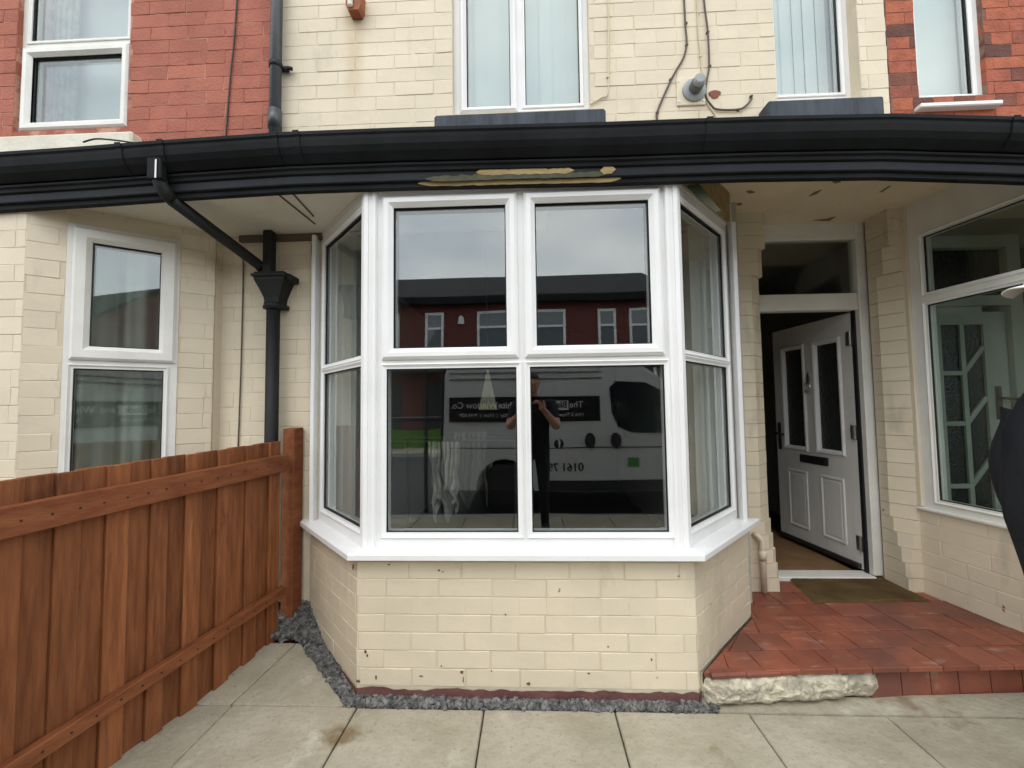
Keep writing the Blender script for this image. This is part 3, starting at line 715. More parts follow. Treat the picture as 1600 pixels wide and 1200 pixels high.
# porch side wall with its window
ps = (xq1, YP+.004); pe = (xq1+.17, 1.55)
MP, wP = frame_of(ps, pe)
pz_s = (uz(MP, 1455, 800)[1]+uz(MP, 1560, 822)[1])/2
at_house(wall('porch_side_wall', rh, MP, 0, wP, PORCH_Z-.14, pz_s, m_cream, m_cream_sh, zb0=PORCH_Z-.005, thick=.11), rh)
zz = lambda p, q: (uz(MP, *p)[1]+uz(MP, *q)[1])/2
ug = (uz(MP, 1439, 400)[0]+uz(MP, 1466, 740)[0])/2
z_ut, z_ub = zz((1440, 372), (1590, 311)), zz((1445, 461), (1598, 415))
z_lt, z_lb = zz((1450, 480), (1598, 437)), zz((1472, 782), (1562, 802))
at_house(window(rh, MP, (.03, wP-.02, pz_s+.012, SOF_R+.02), [(ug, wP-.1, z_ub, z_ut, 'fixed'), (ug, wP-.1, z_lb, z_lt, 'fixed')], m_upvc_old, G_dim, d0=.004), rh)
b = MB(MP); b.box(.005, wP, -.02, .1, pz_s, pz_s+.018, .004); at_house(b.build('porch_window_sill', m_upvc_old, rh), rh)
b = MB(MP); b.box(-.004, .03, -.01, .06, pz_s+.02, SOF_R+.02, .004); at_house(b.build('porch_corner_trim', m_cream, rh), rh)
# inside that porch: the neighbour's own front door
b = MB(); b.box(xq1+.1, 2.55, YD-.02, YD+.1, 0, 2.5); b.box(3.5, 4.6, YD-.02, YD+.1, 0, 2.5); b.box(2.55, 3.5, YD+.0, YD+.1, 2.3, 2.5); at_house(b.build('porch_back_wall', m_hallw, rh), rh)
b = MB(); b.box(4.5, 4.6, 1.5, YD-.02, 0, 2.5); at_house(b.build('porch_far_wall', m_hallw, rh), rh)
b = MB(); b.box(pe[0], 4.6, 1.55, 1.66, 0, .75); at_house(b.build('porch_front_wall', m_cream, rh), rh)
MPF, wPF = frame_of((pe[0]+.01, 1.58), (4.6, 1.58))
at_house(window(rh, MPF, (0, wPF, .752, SOF_R), [(.06, .9, .82, 2.2, 'fixed'), (1.0, wPF-.06, .82, 2.2, 'fixed')], m_upvc_old, G_dim), rh)
b = MB(); b.box(xq1+.12, 4.5, 1.66, YD-.02, 0, PORCH_Z-.004); at_house(b.build('porch_inside_floor', m_floor_in, rh), rh)
nd_ = hpart('sunburst_door', rh)
ne = at(1458, 640, Y=YD).x; nw = at(1578, 640, Y=YD).x
ztop = at(1510, 488, Y=YD).z; ztf = at(1510, 472, Y=YD).z
m_ndoor = mat('old_white_door_paint', (.46, .49, .42), .5, .4, var=(.40, .43, .37), nscale=5)
b = MB(); b.box(ne-.14, ne-.06, YD-.03, YD+.04, PORCH_Z, 2.35); b.box(nw+.02, nw+.1, YD-.03, YD+.04, PORCH_Z, 2.35); b.box(ne-.06, nw+.02, YD-.03, YD+.04, ztf-.03, ztf+.035); b.box(ne-.06, nw+.02, YD-.03, YD+.04, 2.27, 2.35); b.build('door_frame', m_ndoor, nd_)
MB().box(ne-.06, nw+.02, YD+.02, YD+.03, ztf+.035, 2.27).build('transom_pane', m_obsc, nd_)
dz0 = PORCH_Z+.01
b = MB(); b.box(2.3, 4.6, YD+.13, YD+.16, 0, 2.7); at_house(b.build('light_block_sheet', m_dark, rh), rh)  # added dark sheet, blocks sky light coming through behind the neighbour's door
b = MB(); b.box(ne-.05, ne-.0, YD, YD+.04, dz0, ztop); b.box(nw-.13, nw+.01, YD, YD+.04, dz0, ztop); b.box(ne, nw-.13, YD, YD+.04, ztop-.08, ztf-.031); b.box(ne, nw-.13, YD, YD+.04, dz0, dz0+.22); b.build('leaf', m_ndoor, nd_)
MB().box(ne, nw-.13, YD+.018, YD+.028, dz0+.22, ztop-.08).build('obscure_pane', m_obsc, nd_)
zb_, zt_ = dz0+.22, ztop-.08
def bar(x0, z0, x1, z1, wd=.014):
    p, q = Vector((x0, z0)), Vector((x1, z1)); n_ = (q-p).normalized(); n_ = Vector((-n_.y, n_.x))*wd
    bb = MB(); bb.prism([tuple(p+n_), tuple(p-n_), tuple(q-n_), tuple(q+n_)], YD+.002+random.uniform(0, .003), YD+.035, 'y'); bb.build('glazing_bar', m_ndoor, nd_)
wdo = nw-.13-ne
xa, xb = ne+wdo*.20, ne+wdo*.62
bar(xa, zb_, xa, zt_); bar(xb, zb_, xb, zt_)
for py in (583, 662, 760):
    zz_ = at(1495, py, Y=YD).z
    if zz_ < zb_+.03: continue
    bar(xa, zz_, xb, zz_); bar(xb, zz_, nw-.13, min(zz_+.17, zt_)); bar(ne, zz_-.08, xa, zz_)
b = MB(); b.box(nw-.085, nw-.05, YD-.012, YD, at(1570, 655, Y=YD).z, at(1570, 603, Y=YD).z, .003); b.tube([(nw-.068, YD-.01, at(1570, 622, Y=YD).z), (nw-.068, YD-.045, at(1570, 622, Y=YD).z), (nw+.01, YD-.05, at(1570, 624, Y=YD).z)], .008, 8); b.build('handle', m_ironm, nd_)

# ---------------------------------------------------------------- canopy over the ground floor: cornice, soffits, lean-to roof
YG = 1.815
top_px = [(-700, 285), (0, 237), (120, 229), (235, 220), (440, 206), (620, 199), (800, 194), (950, 190), (1080, 185), (1200, 181), (1400, 177), (1600, 182), (2000, 196)]
tops = [at(x, y, Y=YG) for x, y in top_px]
tops = [Vector((tops[0].x-.6, YG, tops[0].z))] + tops + [Vector((tops[-1].x+3, YG, tops[-1].z))]
can = tag(empty('porch_canopy', (0, 1.8, 2.2)), 'black painted cornice and soffit canopy running over the bays and doorway', 'canopy')
def cpart(b, nm, mt, smooth=False, recalc=True):
    o = b.build(nm, mt, can, smooth, recalc); o.matrix_parent_inverse = Matrix.Translation(can.location).inverted(); return o
b = MB(); b.extrude([(.075, -.118), (.062, -.122), (.060, -.132), (.070, -.138), (.072, -.152), (.085, -.158), (.12, -.158), (.12, -.02), (.11, -.02)], tops); cpart(b, 'moulding', m_black)
b = MB(); b.extrude([(.082, -.1585), (.082, -.192), (.086, -.196), (.12, -.196), (.12, -.1585)], tops); cpart(b, 'fascia_board', m_black2)
b = MB(); b.extrude([(.098, -.1965), (.098, -.218), (.101, -.221), (.125, -.221), (.125, -.1965)], tops); cpart(b, 'lower_board', m_black)
# stripped timber patches left by the new window
def patch(pts, Yp, mt, th=.004):
    P = [at(x, y, Y=Yp) for x, y in pts]
    b = MB(); b.prism([(p.x, p.z) for p in P], Yp, Yp+th, 'y'); cpart(b, 'stripped_patch', mt)
def ragged(x0, x1, yt0, yt1, yb0, yb1, amp, n=26):
    up_ = [(x0+(x1-x0)*i/n, yt0+(yt1-yt0)*i/n+random.uniform(-amp, amp)) for i in range(n+1)]
    dn = [(x0+(x1-x0)*i/n, yb0+(yb1-yb0)*i/n+random.uniform(-amp, amp)*.4) for i in range(n, -1, -1)]
    ym = lambda t: (yt0+(yt1-yt0)*t+yb0+(yb1-yb0)*t)/2
    tp = lambda x, y: (x, y+(ym((x-x0)/(x1-x0))-y)*max(0, 1-min((x-x0), (x1-x))/max(6, .05*(x1-x0)))*.9)
    return [tp(*q) for q in up_ + dn]
patch(ragged(653, 970, 282, 273, 291, 284, 1.6, 44), YG+.094, m_wood)
patch(ragged(664, 950, 275, 268, 284, 275, 1.6, 40), YG+.0795, m_wood_g)
patch(ragged(744, 897, 264, 262, 274, 270, 2.2, 30), YG+.0785, m_wood)
patch(ragged(938, 962, 260, 259, 273, 270, 1.2, 8), YG+.0775, m_wood)
patch([(1072, 290), (1092, 287), (1112, 312), (1128, 330), (1118, 331), (1092, 311)], YB+.05, m_wood_g)
b = MB()
b.box(tops[0].x, .1, YG+.115, YW+.02, SOF_L, SOF_L+.02); cpart(b, 'soffit', m_soffit_w)
b = MB(); b.box(.101, 6, YG+.115, YD, SOF_R, SOF_R+.02); cpart(b, 'soffit', m_plaster)
for px0, py0, px1, py1 in ((430, 300, 492, 350), (455, 300, 490, 338)):
    a, c = at(px0, py0, z=SOF_L-.003), at(px1, py1, z=SOF_L-.003); b = MB(); b.tube([a, c], .004, 6); cpart(b, 'soffit_strip', m_cable)
b = MB(); b.box(-1.7, bay[0][0]+.1, YW-.025, YW+.0, SOF_L-.04, SOF_L-.002, .003); cpart(b, 'wall_plate', mat('brown_wall_plate', (.10, .075, .055), .7))
b = MB(); z0 = min(t.z for t in tops)-.02
b.prism([(YG+.10, z0), (YG+.10, z0+.012), (YW, z0+.36), (YW, z0+.345)], tops[0].x, tops[-1].x, 'x'); cpart(b, 'lean_to_roof', m_rslate)
m_flake = mat('flaked_soffit', (.26, .19, .11), .8, .2, var=(.16, .12, .08), nscale=20)
for pts in (((1165, 299), (1172, 297), (1180, 300), (1172, 302)), ((1264, 306), (1272, 300), (1284, 296), (1276, 303)), ((1374, 300), (1388, 291), (1392, 290), (1380, 299)), ((1300, 283), (1312, 281), (1314, 284), (1304, 286)), ((1270, 344), (1290, 342), (1306, 338), (1296, 345)), ((1150, 318), (1158, 316), (1160, 319), (1153, 321))):
    P = [at(x, y, z=SOF_R) for x, y in pts]; b = MB(); b.prism([(p.x, p.y) for p in P], SOF_R-.003, SOF_R+.004); cpart(b, 'flaked_paint', m_flake)
# gutter
gut = tag(empty('rain_gutter', (0, YG, 2.35)), 'long black ogee rain gutter along the front of the canopy', 'gutter')
def gpart(b, nm, mt, smooth=False):
    o = b.build(nm, mt, gut, smooth); o.matrix_parent_inverse = Matrix.Translation(gut.location).inverted(); return o
og = [(0, 0), (0, -.014), (.006, -.022), (.007, -.036), (.012, -.062), (.026, -.086), (.046, -.104), (.058, -.114), (.100, -.117), (.100, -.006), (.092, -.006), (.092, -.108), (.05, -.096), (.034, -.08), (.02, -.055), (.015, -.034), (.013, -.004)]
b = MB(); b.extrude(og, tops); gpart(b, 'trough', m_black)
for px in (185, 250, 428, 462, 1110, 1590):
    i = max(k for k in range(len(tops)-1) if tops[k].x <= at(px, 200, Y=YG).x); a, c = tops[i], tops[i+1]; x = at(px, 200, Y=YG).x
    z = a.z+(c.z-a.z)*(x-a.x)/(c.x-a.x)
    b = MB(); e = .004
    b.extrude([(y-e, zz+ (e if k == 0 else -e*.4)) for k, (y, zz) in enumerate(og[:9])] + [(og[8][0], og[8][1]+.01)] + [(y+.002, zz+.002) for y, zz in og[7:0:-1]], [(x-.014, YG, z), (x+.014, YG, z)])
    gpart(b, 'joint_clip', m_black)

# ---------------------------------------------------------------- downpipes
dp = tag(empty('downpipe', (xpipe, YW-.06, 0)), 'black downpipe with swan neck and cast hopper head above the fence', 'downpipe')
def dpart(b, nm, mt, o=dp, smooth=True):
    x = b.build(nm, mt, o, smooth); x.matrix_parent_inverse = Matrix.Translation(o.location).inverted(); return x
ypp = YW-.065
g0 = at(243, 245, Y=YG+.05); g1_ = at(250, 285, Y=YG+.05); g2_ = at(268, 312, Y=YG+.10); hop = at(428, 428, Y=ypp); hl = at(402, 412, Y=ypp)
b = MB(); b.tube([g0, g1_, g1_*.6+g2_*.4+Vector((0, 0, -.008)), g2_], .030, 12); dpart(b, 'outlet_elbow', m_iron)
b = MB(); b.tube([g2_, hl, hl+Vector((.03, .0, -.03))], .029, 12); dpart(b, 'swan_neck', m_iron)
b = MB(); b.box(g1_.x-.034, g1_.x+.034, YG+.014, YG+.05, g1_.z-.0, g1_.z+.10, .004); dpart(b, 'outlet_strap', m_black, smooth=False)
b = MB(); b.box(g1_.x+.010, g1_.x+.018, YG+.009, YG+.013, g1_.z-.0, g1_.z+.085); dpart(b, 'bare_metal_scrape', m_chrome, smooth=False)
hz = hop.z; hx_ = hop.x
b = MB()
secs = [(.0, .085, .07), (-.02, .09, .072), (-.045, .085, .07), (-.09, .065, .055), (-.14, .045, .042), (-.17, .040, .04)]
vs = []
for dz, hw, hd in secs: vs += [(hx_-hw, ypp-hd+.02, hz+dz), (hx_+hw, ypp-hd+.02, hz+dz), (hx_+hw, YW, hz+dz), (hx_-hw, YW, hz+dz)]
fs = [(i*4+k, i*4+(k+1) % 4, (i+1)*4+(k+1) % 4, (i+1)*4+k) for i in range(len(secs)-1) for k in range(4)] + [(0, 1, 2, 3), tuple((len(secs)-1)*4+k for k in range(4))]
b.add(vs, fs); b.box(hx_-.098, hx_+.098, ypp-.065, YW, hz-.028, hz-.012, .004); b.box(hx_+.07, hx_+.115, ypp-.03, YW, hz-.05, hz-.01, .006); dpart(b, 'hopper_head', m_iron, smooth=False)
b = MB(); b.tube([(hx_, ypp, hz-.17), (hx_, ypp, hz-.205)], [.05, .047], 14); b.box(hx_-.065, hx_+.06, ypp, YW, hz-.20, hz-.175, .004); dpart(b, 'collar', m_iron)
b = MB(); b.tube([(hx_, ypp, hz-.2), (hx_, ypp, .05)], .036, 14); dpart(b, 'pipe', m_iron)
b = MB(); vt = at(422, 364, Y=ypp); b.box(hx_-.055, hx_-.005, ypp-.025, ypp+.03, hz-.02, SOF_L, .004); dpart(b, 'vent_pipe', m_iron, smooth=False)
up = tag(empty('downpipe', (XL, YW-.05, 2.4)), 'grey black upstairs downpipe between red and cream walls', 'downpipe')
x_u = at(431, 100, Y=YW-.05).x
b = MB(); b.tube([(x_u, YW-.05, 2.5), (x_u, YW-.05, 5.2)], .033, 14); dpart(b, 'pipe', m_pipe, up)
zc = at(428, 178, Y=YW-.05).z
b = MB(); b.tube([(x_u, YW-.05, zc-.09), (x_u, YW-.05, zc+.02)], .038, 14); dpart(b, 'socket', m_pipe, up)
zc2 = at(445, 102, Y=YW-.05).z
b = MB(); b.tube([(x_u, YW-.05, zc2-.016), (x_u, YW-.05, zc2+.016)], .038, 14); b.box(x_u, x_u+.06, YW-.035, YW-.005, zc2-.012, zc2+.012, .004); b.tube([(x_u+.06, YW-.03, zc2), (x_u+.085, YW-.02, zc2)], .011, 8); dpart(b, 'bracket', m_iron, up)

# ---------------------------------------------------------------- small things on the walls
def cable(pts, r, mt, label, Yp=YW-.008, clips=()):
    P = [at(x, y, Y=Yp) for x, y in pts]
    Q = []
    for i in range(len(P)-1):                # Catmull-Rom
        a, b_, c, d_ = P[max(i-1, 0)], P[i], P[i+1], P[min(i+2, len(P)-1)]
        for k in range(6):
            t = k/6; Q.append(.5*((2*b_) + (c-a)*t + (2*a-5*b_+4*c-d_)*t*t + (3*b_-a-3*c+d_)*t**3))
    Q.append(P[-1])
    e = tag(empty('cable', P[-1]), label, 'cable')
    b = MB(Matrix.Translation(-P[-1])); b.tube(Q, r, 8); b.build('cable_run', mt, e, True)
    for x, y in clips:
        p = at(x, y, Y=Yp)-P[-1]; bb = MB(); bb.box(p.x-.008, p.x+.008, p.y-.006, p.y+.012, p.z-.005, p.z+.005, .002); bb.build('clip', mt, e)
    return e
cable([(373, -40), (366, 60), (360, 120), (352, 222)], .0045, m_cable_k, 'thin black cable down the red wall beside the upstairs downpipe')
cable([(1067, -30), (1069, 0), (1071, 40), (1073, 66), (1068, 90), (1050, 122), (1028, 172), (1027, 188), (1031, 205)], .0055, m_cable, 'grey cable kinking left past the boiler flue', clips=[(1072, 36), (1073, 70), (1048, 124), (1027, 176)])
cable([(1098, -30), (1101, 10), (1106, 50), (1108, 102), (1104, 128), (1103, 150), (1112, 165), (1122, 171), (1154, 171), (1168, 163), (1175, 153)], .0055, m_cable, 'grey cable curling under and right of the boiler flue', Yp=YW-.011, clips=[(1106, 50), (1109, 103), (1154, 171), (1174, 150)])
cable([(1089, -30), (1091, 40), (1095, 88), (1099, 125), (1104, 158), (1118, 180), (1122, 196)], .0045, m_cable_c, 'cream painted cable running down behind the boiler flue', Yp=YW-.006, clips=[(1091, 20), (1095, 88)])
cable([(950, -30), (951, 60), (950, 142), (940, 152), (922, 163)], .004, m_cable_c, 'thin painted cable beside the twin upstairs window', clips=[(950, 120)])
cable([(130, 222), (150, 217), (180, 219), (215, 224)], .004, m_cable_k, 'short black wire looped above the gutter below the stone sill', Yp=YG+.12)
e = cable([(527, 300), (508, 330), (494, 352), (488, 385), (489, 420), (487, 520), (486, 650), (485, 800)], .006, m_cable_k, 'black cable running down the wall between fence post and bay', Yp=YW-.012, clips=[(489, 460), (487, 560), (486, 680)])
cable([(379, 385), (380, 430), (377, 560), (372, 700)], .004, m_cable, 'thin brown wire down the wall left of the hopper head', Yp=YW-.004)
fl = tag(empty('boiler_flue', at(1083, 140, Y=YW)), 'grey boiler flue outlet poking from a cream square wall plate', 'flue')
o = fl.location
c0 = at(1056, 123, Y=YW)-o; c1 = at(1102, 165, Y=YW)-o
b = MB(); b.box(c0.x, c1.x, -.010, .0, c1.z, c0.z, .004)
b.build('wall_plate', m_cream, fl)
b = MB(); b.tube([(0, -.01, -.015), (0, -.022, -.015), (0, -.03, -.015)], [.066, .066, .05], 24); b.build('seal_ring', m_flue, fl, False)
b = MB(); b.tube([(0, -.02, -.015), (0, -.075, -.015)], .036, 20); b.build('outer_tube', m_flue_d, fl, False)
b = MB(); b.tube([(0, -.07, -.015), (0, -.105, -.015), (0, -.112, -.015)], [.029, .031, .024], 20); b.build('nozzle', m_flue, fl, False)
for sx in (-1, 1):
    for sz in (-1, 1): bb = MB(); bb.tube([((c0.x+c1.x)/2+sx*.07, -.009, (c0.z+c1.z)/2+sz*.06), ((c0.x+c1.x)/2+sx*.07, -.013, (c0.z+c1.z)/2+sz*.06)], .006, 8); bb.build('screw', m_chrome, fl)
p = at(1117, 147, Y=YW-.004); b = MB(); b.prism([(p.x+.032*math.cos(t)*(1+.25*math.sin(3*t)), p.z+.024*math.sin(t)) for t in [k*.4 for k in range(16)]], YW-.004, YW+.004, 'y'); tag(b.build('bare_brick_hole', m_rust), 'bare red brick patch beside the boiler flue', 'patch')
p = at(555, 22, Y=YW-.04)
b = MB(); b.prism([(p.x-.045, p.z+.12), (p.x-.045, p.z+.03), (p.x-.03, p.z), (p.x+.03, p.z), (p.x+.045, p.z+.03), (p.x+.045, p.z+.12)], YW-.07, YW+.0, 'y'); eb = empty('corbel_block', (p.x, YW, p.z)); x = b.build('block', m_term, eb); x.matrix_parent_inverse = Matrix.Translation(eb.location).inverted()
b = MB(); b.box(p.x-.03, p.x+.0, YW-.09, YW-.068, p.z+.01, p.z+.09, .008); x = b.build('mortar_lump', m_stone_w, eb); x.matrix_parent_inverse = Matrix.Translation(eb.location).inverted()
tag(eb, 'terracotta corbel block on the cream wall left of the upstairs windows', 'corbel')
# condensate pipe on the door pier
pz_ = PORCH_Z; cp = at(1192, 880, Y=YP-.03); tp = at(1190, 838, Y=YP-.03)
b = MB(); b.tube([(tp.x-.03, YP, tp.z), (tp.x-.022, YP-.03, tp.z+.004), (cp.x-.002, YP-.034, tp.z-.02), (cp.x, YP-.032, tp.z-.07), (cp.x, YP-.032, pz_+.01)], .017, 12)
b.tube([(cp.x, YP-.032, tp.z-.085), (cp.x, YP-.032, tp.z-.14)], .021, 12)
tag(b.build('overflow_pipe', m_cream, None, True), 'cream painted bent overflow pipe at the foot of the door pier', 'pipe')
# ---------------------------------------------------------------- ground, paving, gravel, porch floor
def st(o): return tag(o, kind='structure')
b = MB(); b.box(-120, 120, -120, 60, -.5, -.30); gr = st(b.build('ground', mat('bare_earth', (.09, .08, .06), .95, bump=.3, bscale=10)))
m_asph = mat('asphalt', (.05, .05, .052), .85, .3, var=(.065, .065, .066), nscale=20, bump=.4, bscale=120)
b = MB(); b.box(-60, 60, -8.2, -1.25, -.29, -.12); st(b.build('road', m_asph))
b = MB(); b.box(-60, 60, -1.245, -1.12, -.29, .0, .01); b.box(-60, 60, -8.33, -8.205, -.29, .0, .01); st(b.build('kerb', mat('kerb_concrete', (.30, .29, .26), .85, bump=.3, bscale=40)))
b = MB(); b.box(-60, 60, -1.115, YW+.05, -.29, -.035); pav = st(b.build('pavement', m_joint))
b = MB(); b.box(-60, 60, -11.3, -8.335, -.29, -.004); st(b.build('far_pavement', m_slab))
# slabs
SY0 = at(830, 1109, z=0).y
sxs = [at(x, 1109, z=0).x for x in (555, 757, 962, 1166)]
stp = (sxs[3]-sxs[0])/3; org = sxs[0]
def slab(poly, zf):
    """paving slab: bevelled prism, zf(x, y) = height of its top"""
    n = len(poly); cx = sum(p[0] for p in poly)/n; cy = sum(p[1] for p in poly)/n
    def ins(e): return [(p[0]+(cx-p[0])*e/max(.05, math.hypot(p[0]-cx, p[1]-cy)), p[1]+(cy-p[1])*e/max(.05, math.hypot(p[0]-cx, p[1]-cy))) for p in poly]
    vs = []; dz = random.uniform(-.002, .002); ph = random.uniform(0, 50)
    for pl_, off in ((ins(.004), -.05), (ins(.004), -.005), (ins(.010), 0)): vs += [(x, y, zf(x, y)+off+dz) for x, y in pl_]
    fs = [(r*n+k, r*n+(k+1) % n, (r+1)*n+(k+1) % n, (r+1)*n+k) for r in range(2) for k in range(n)] + [tuple(2*n+k for k in range(n))]
    o = MB().add(vs, fs).build('slab', m_slab, pav)
flat = lambda x, y: 0.0
gx_e = at(1112, 1100, z=0).x + .003
for j in range(6):
    y1 = SY0 - j*stp; y0 = y1-stp
    for i in range(-3, 9):
        x0 = org+i*stp + (0 if j % 2 == 0 else 0)
        if y0 < -1.1: y0 = -1.1
        slab([(x0, y0), (x0+stp, y0), (x0+stp, y1), (x0, y1)], flat)
slab([(gx_e, SY0+.004), (3.2, SY0+.004), (3.2, 2.12), (gx_e, 1.97)], flat)
rise = lambda x, y: .075*max(0, (y-SY0))/.55
bA = at(395, 997, z=.075); bB = at(467, 997, z=.075)
YS1 = (bA.y+bB.y)/2
cR = at(538, 1109, z=0)
xj = at(355, 1106, z=0).x; xj1 = bB.x-.012
fx0 = -1.75
slab([(fx0, SY0), (xj, SY0), (xj1, YS1), (fx0, YS1)], rise)
slab([(xj+.003, SY0), (cR.x, SY0), (bB.x+.01, YS1), (xj1+.003, YS1)], rise)
# gravel: bed sheet and chippings
def gz_(x, y):
    return .008 + ((.075*max(0, (y-SY0))/.55 + .10*max(0, min(1, (y-YS1+.05)/(YW-YS1+.05)))**1.3) if x < -.4 else .0)
def in_poly(x, y, P):
    c = False
    for (x1, y1), (x2, y2) in zip(P, P[1:]+P[:1]):
        if (y1 > y) != (y2 > y) and x < (x2-x1)*(y-y1)/(y2-y1)+x1: c = not c
    return c
gx1 = at(1112, 1100, z=0).x
gp = [(cR.x, SY0+.002), (gx1, SY0+.002), (gx1, YB+.03), (bay[1][0]+.02, YB+.03), (bay[0][0]+.02, YW+.01), (-1.75, YW+.01), (-1.75, YS1+.004), (bB.x+.012, YS1+.004)]
def bed(u, v):
    x = -1.78+u*(gx1+1.78); y = SY0+v*(YW+.02-SY0); return (x, y, gz_(x, y)-.024)
vs = []
b = MB(); nu, nv = 120, 30
pts = {(i, j): bed(i/nu, j/nv) for i in range(nu+1) for j in range(nv+1)}
fcs = []; idx = {}; vv = []
for i in range(nu):
    for j in range(nv):
        cxx = (pts[i, j][0]+pts[i+1, j+1][0])/2; cyy = (pts[i, j][1]+pts[i+1, j+1][1])/2
        if in_poly(cxx, cyy, [(p[0], p[1]) for p in gp]) :
            q = []
            for kk in ((i, j), (i+1, j), (i+1, j+1), (i, j+1)):
                if kk not in idx: idx[kk] = len(vv); vv.append(pts[kk])
                q.append(idx[kk])
            fcs.append(q)
b.add(vv, fcs); o = b.build('gravel_bed', m_soil, None, recalc=False); st(o)
b = MB(); cnt = 0
xs0, xs1 = min(p[0] for p in gp), max(p[0] for p in gp)
while cnt < 7000:
    x = random.uniform(xs0, xs1); y = random.uniform(SY0, YW)
    if not in_poly(x, y, gp): continue
    cnt += 1
    r = random.choice([.009, .012, .014, .017, .021]); ax = Vector((random.gauss(0, 1), random.gauss(0, 1), random.gauss(0, 1.0))).normalized()
    Q = Matrix.Rotation(random.uniform(0, 6.3), 4, ax); z = gz_(x, y)+random.uniform(-.016, .006)
    pr = [(r*random.uniform(.7, 1.25)*math.cos(t), r*random.uniform(.45, .95)*math.sin(t)) for t in (0, 1.1, 2.2, 3.3, 4.4, 5.4)]
    th = r*random.uniform(.2, .45)
    V = [Q @ Vector((p[0], p[1], -th)) for p in pr] + [Q @ Vector((p[0]*.8, p[1]*.8, th)) for p in pr]
    b.add([v+Vector((x, y, z)) for v in V], [(5, 4, 3, 2, 1, 0), (6, 7, 8, 9, 10, 11)] + [(k, (k+1) % 6, 6+(k+1) % 6, 6+k) for k in range(6)])
tag(b.build('slate_gravel', m_chip, None, recalc=False), 'grey slate chippings filling the strip round the foot of the bay', 'gravel', kind='stuff')
# porch floor
F0 = at(1108, 1050, z=PORCH_Z); F1 = at(1600, 1022, z=PORCH_Z)
sl = (F1.y-F0.y)/(F1.x-F0.x)
pf = st(MB().prism([(bay[2][0]+.02, F0.y+.012), (3.0, F0.y+.012+sl*(3.0-F0.x)), (3.0, YD+.02), (bay[3][0]-.03, YD+.02), (bay[3][0]-.02, YW)], -.03, PORCH_Z-.012).build('porch_floor', m_grout))
TL = .153
dx_ = Vector((1, sl*.5, 0)).normalized(); dy_ = Vector((-dx_.y, dx_.x, 0))
o3 = Vector((F0.x-.02, F0.y, 0))
def cant_x(y): return bay[2][0] + (bay[3][0]-bay[2][0])*(min(y, YW)-YB)/(YW-YB)
for j in range(9):
    wid = random.choice([TL, TL*1.5]) if j in (2, 3) else TL
    x = -.35 - (TL*.5 if j % 2 else 0)
    while x < 1.75:
        l = wid
        P = [o3+dx_*(x+.002)+dy_*(j*TL+.002), o3+dx_*(x+l-.002)+dy_*(j*TL+.002), o3+dx_*(x+l-.002)+dy_*((j+1)*TL-.002), o3+dx_*(x+.002)+dy_*((j+1)*TL-.002)]
        x += l
        if P[0].y > YD-.04: continue
        Q = []
        for p in P:                           # clip against the bay, the pier and the far wall
            lim = cant_x(p.y)+.028 if p.y < YP else xp0+.02
            hi = xq1 + (2.6-p.y)*.17/1.05 + .03
            Q.append(Vector((min(max(p.x, lim), hi), min(p.y, YD-.03), 0)))
        if abs(Q[1].x-Q[0].x) < .02 and abs(Q[2].x-Q[3].x) < .02: continue
        if Q[3].y-Q[0].y < .02: continue
        dz = random.uniform(-.0015, .0015); c = sum(Q, Vector())/4
        if random.random() < .0: continue
        vs = [(p.x, p.y, PORCH_Z-.02) for p in Q] + [(p.x, p.y, PORCH_Z-.002+dz) for p in Q] + [((p.x+(c.x-p.x)*.03), (p.y+(c.y-p.y)*.03), PORCH_Z+dz+random.uniform(-.0006, .0006)) for p in Q]
        MB().add(vs, [(r*4+k, r*4+(k+1) % 4, (r+1)*4+(k+1) % 4, (r+1)*4+k) for r in range(2) for k in range(4)]+[(8, 9, 10, 11)]).build('quarry_tile', m_tile, pf)
# nosing and riser tiles on the right, broken cement on the left
xr0 = at(1372, 1075, z=.06).x
def front_y(x): return F0.y + sl*(x-F0.x)
xs = [xr0-.01, xr0+.135, xr0+.27, xr0+.40, xr0+.55, xr0+.7, xr0+.85, 2.75]
for a, c in zip(xs, xs[1:]):
    ya, yc = front_y(a), front_y(c)
    b = MB(); b.add([(a+.002, ya-.012, -.02), (c-.002, yc-.012, -.02), (c-.002, yc+.012, -.02), (a+.002, ya+.012, -.02), (a+.002, ya-.004, PORCH_Z-.032), (c-.002, yc-.004, PORCH_Z-.032), (c-.002, yc+.012, PORCH_Z-.032), (a+.002, ya+.012, PORCH_Z-.032)],
                    [(0,3,2,1),(4,5,6,7),(0,1,5,4),(1,2,6,5),(2,3,7,6),(3,0,4,7)]); b.build('riser_tile', m_tile, pf)
xs = [F0.x+.004+i*.152 for i in range(12)]
for a, c in zip(xs, xs[1:]):
    ya, yc = front_y(a), front_y(c); jz = random.uniform(-.002, .002)
    b = MB(); pr_ = [(.02, -.028), (-.008, -.028), (-.018, -.02), (-.018, -.010), (-.010, -.002), (.02, -.001)]
    b.extrude([(p, PORCH_Z+q+jz) for p, q in pr_], [(a+.0015, ya, 0), (c-.0015, yc, 0)]); b.build('nosing_tile', m_tile, pf)
pa, pb_ = at(1092, 1075, z=.05), at(1385, 1072, z=.05)
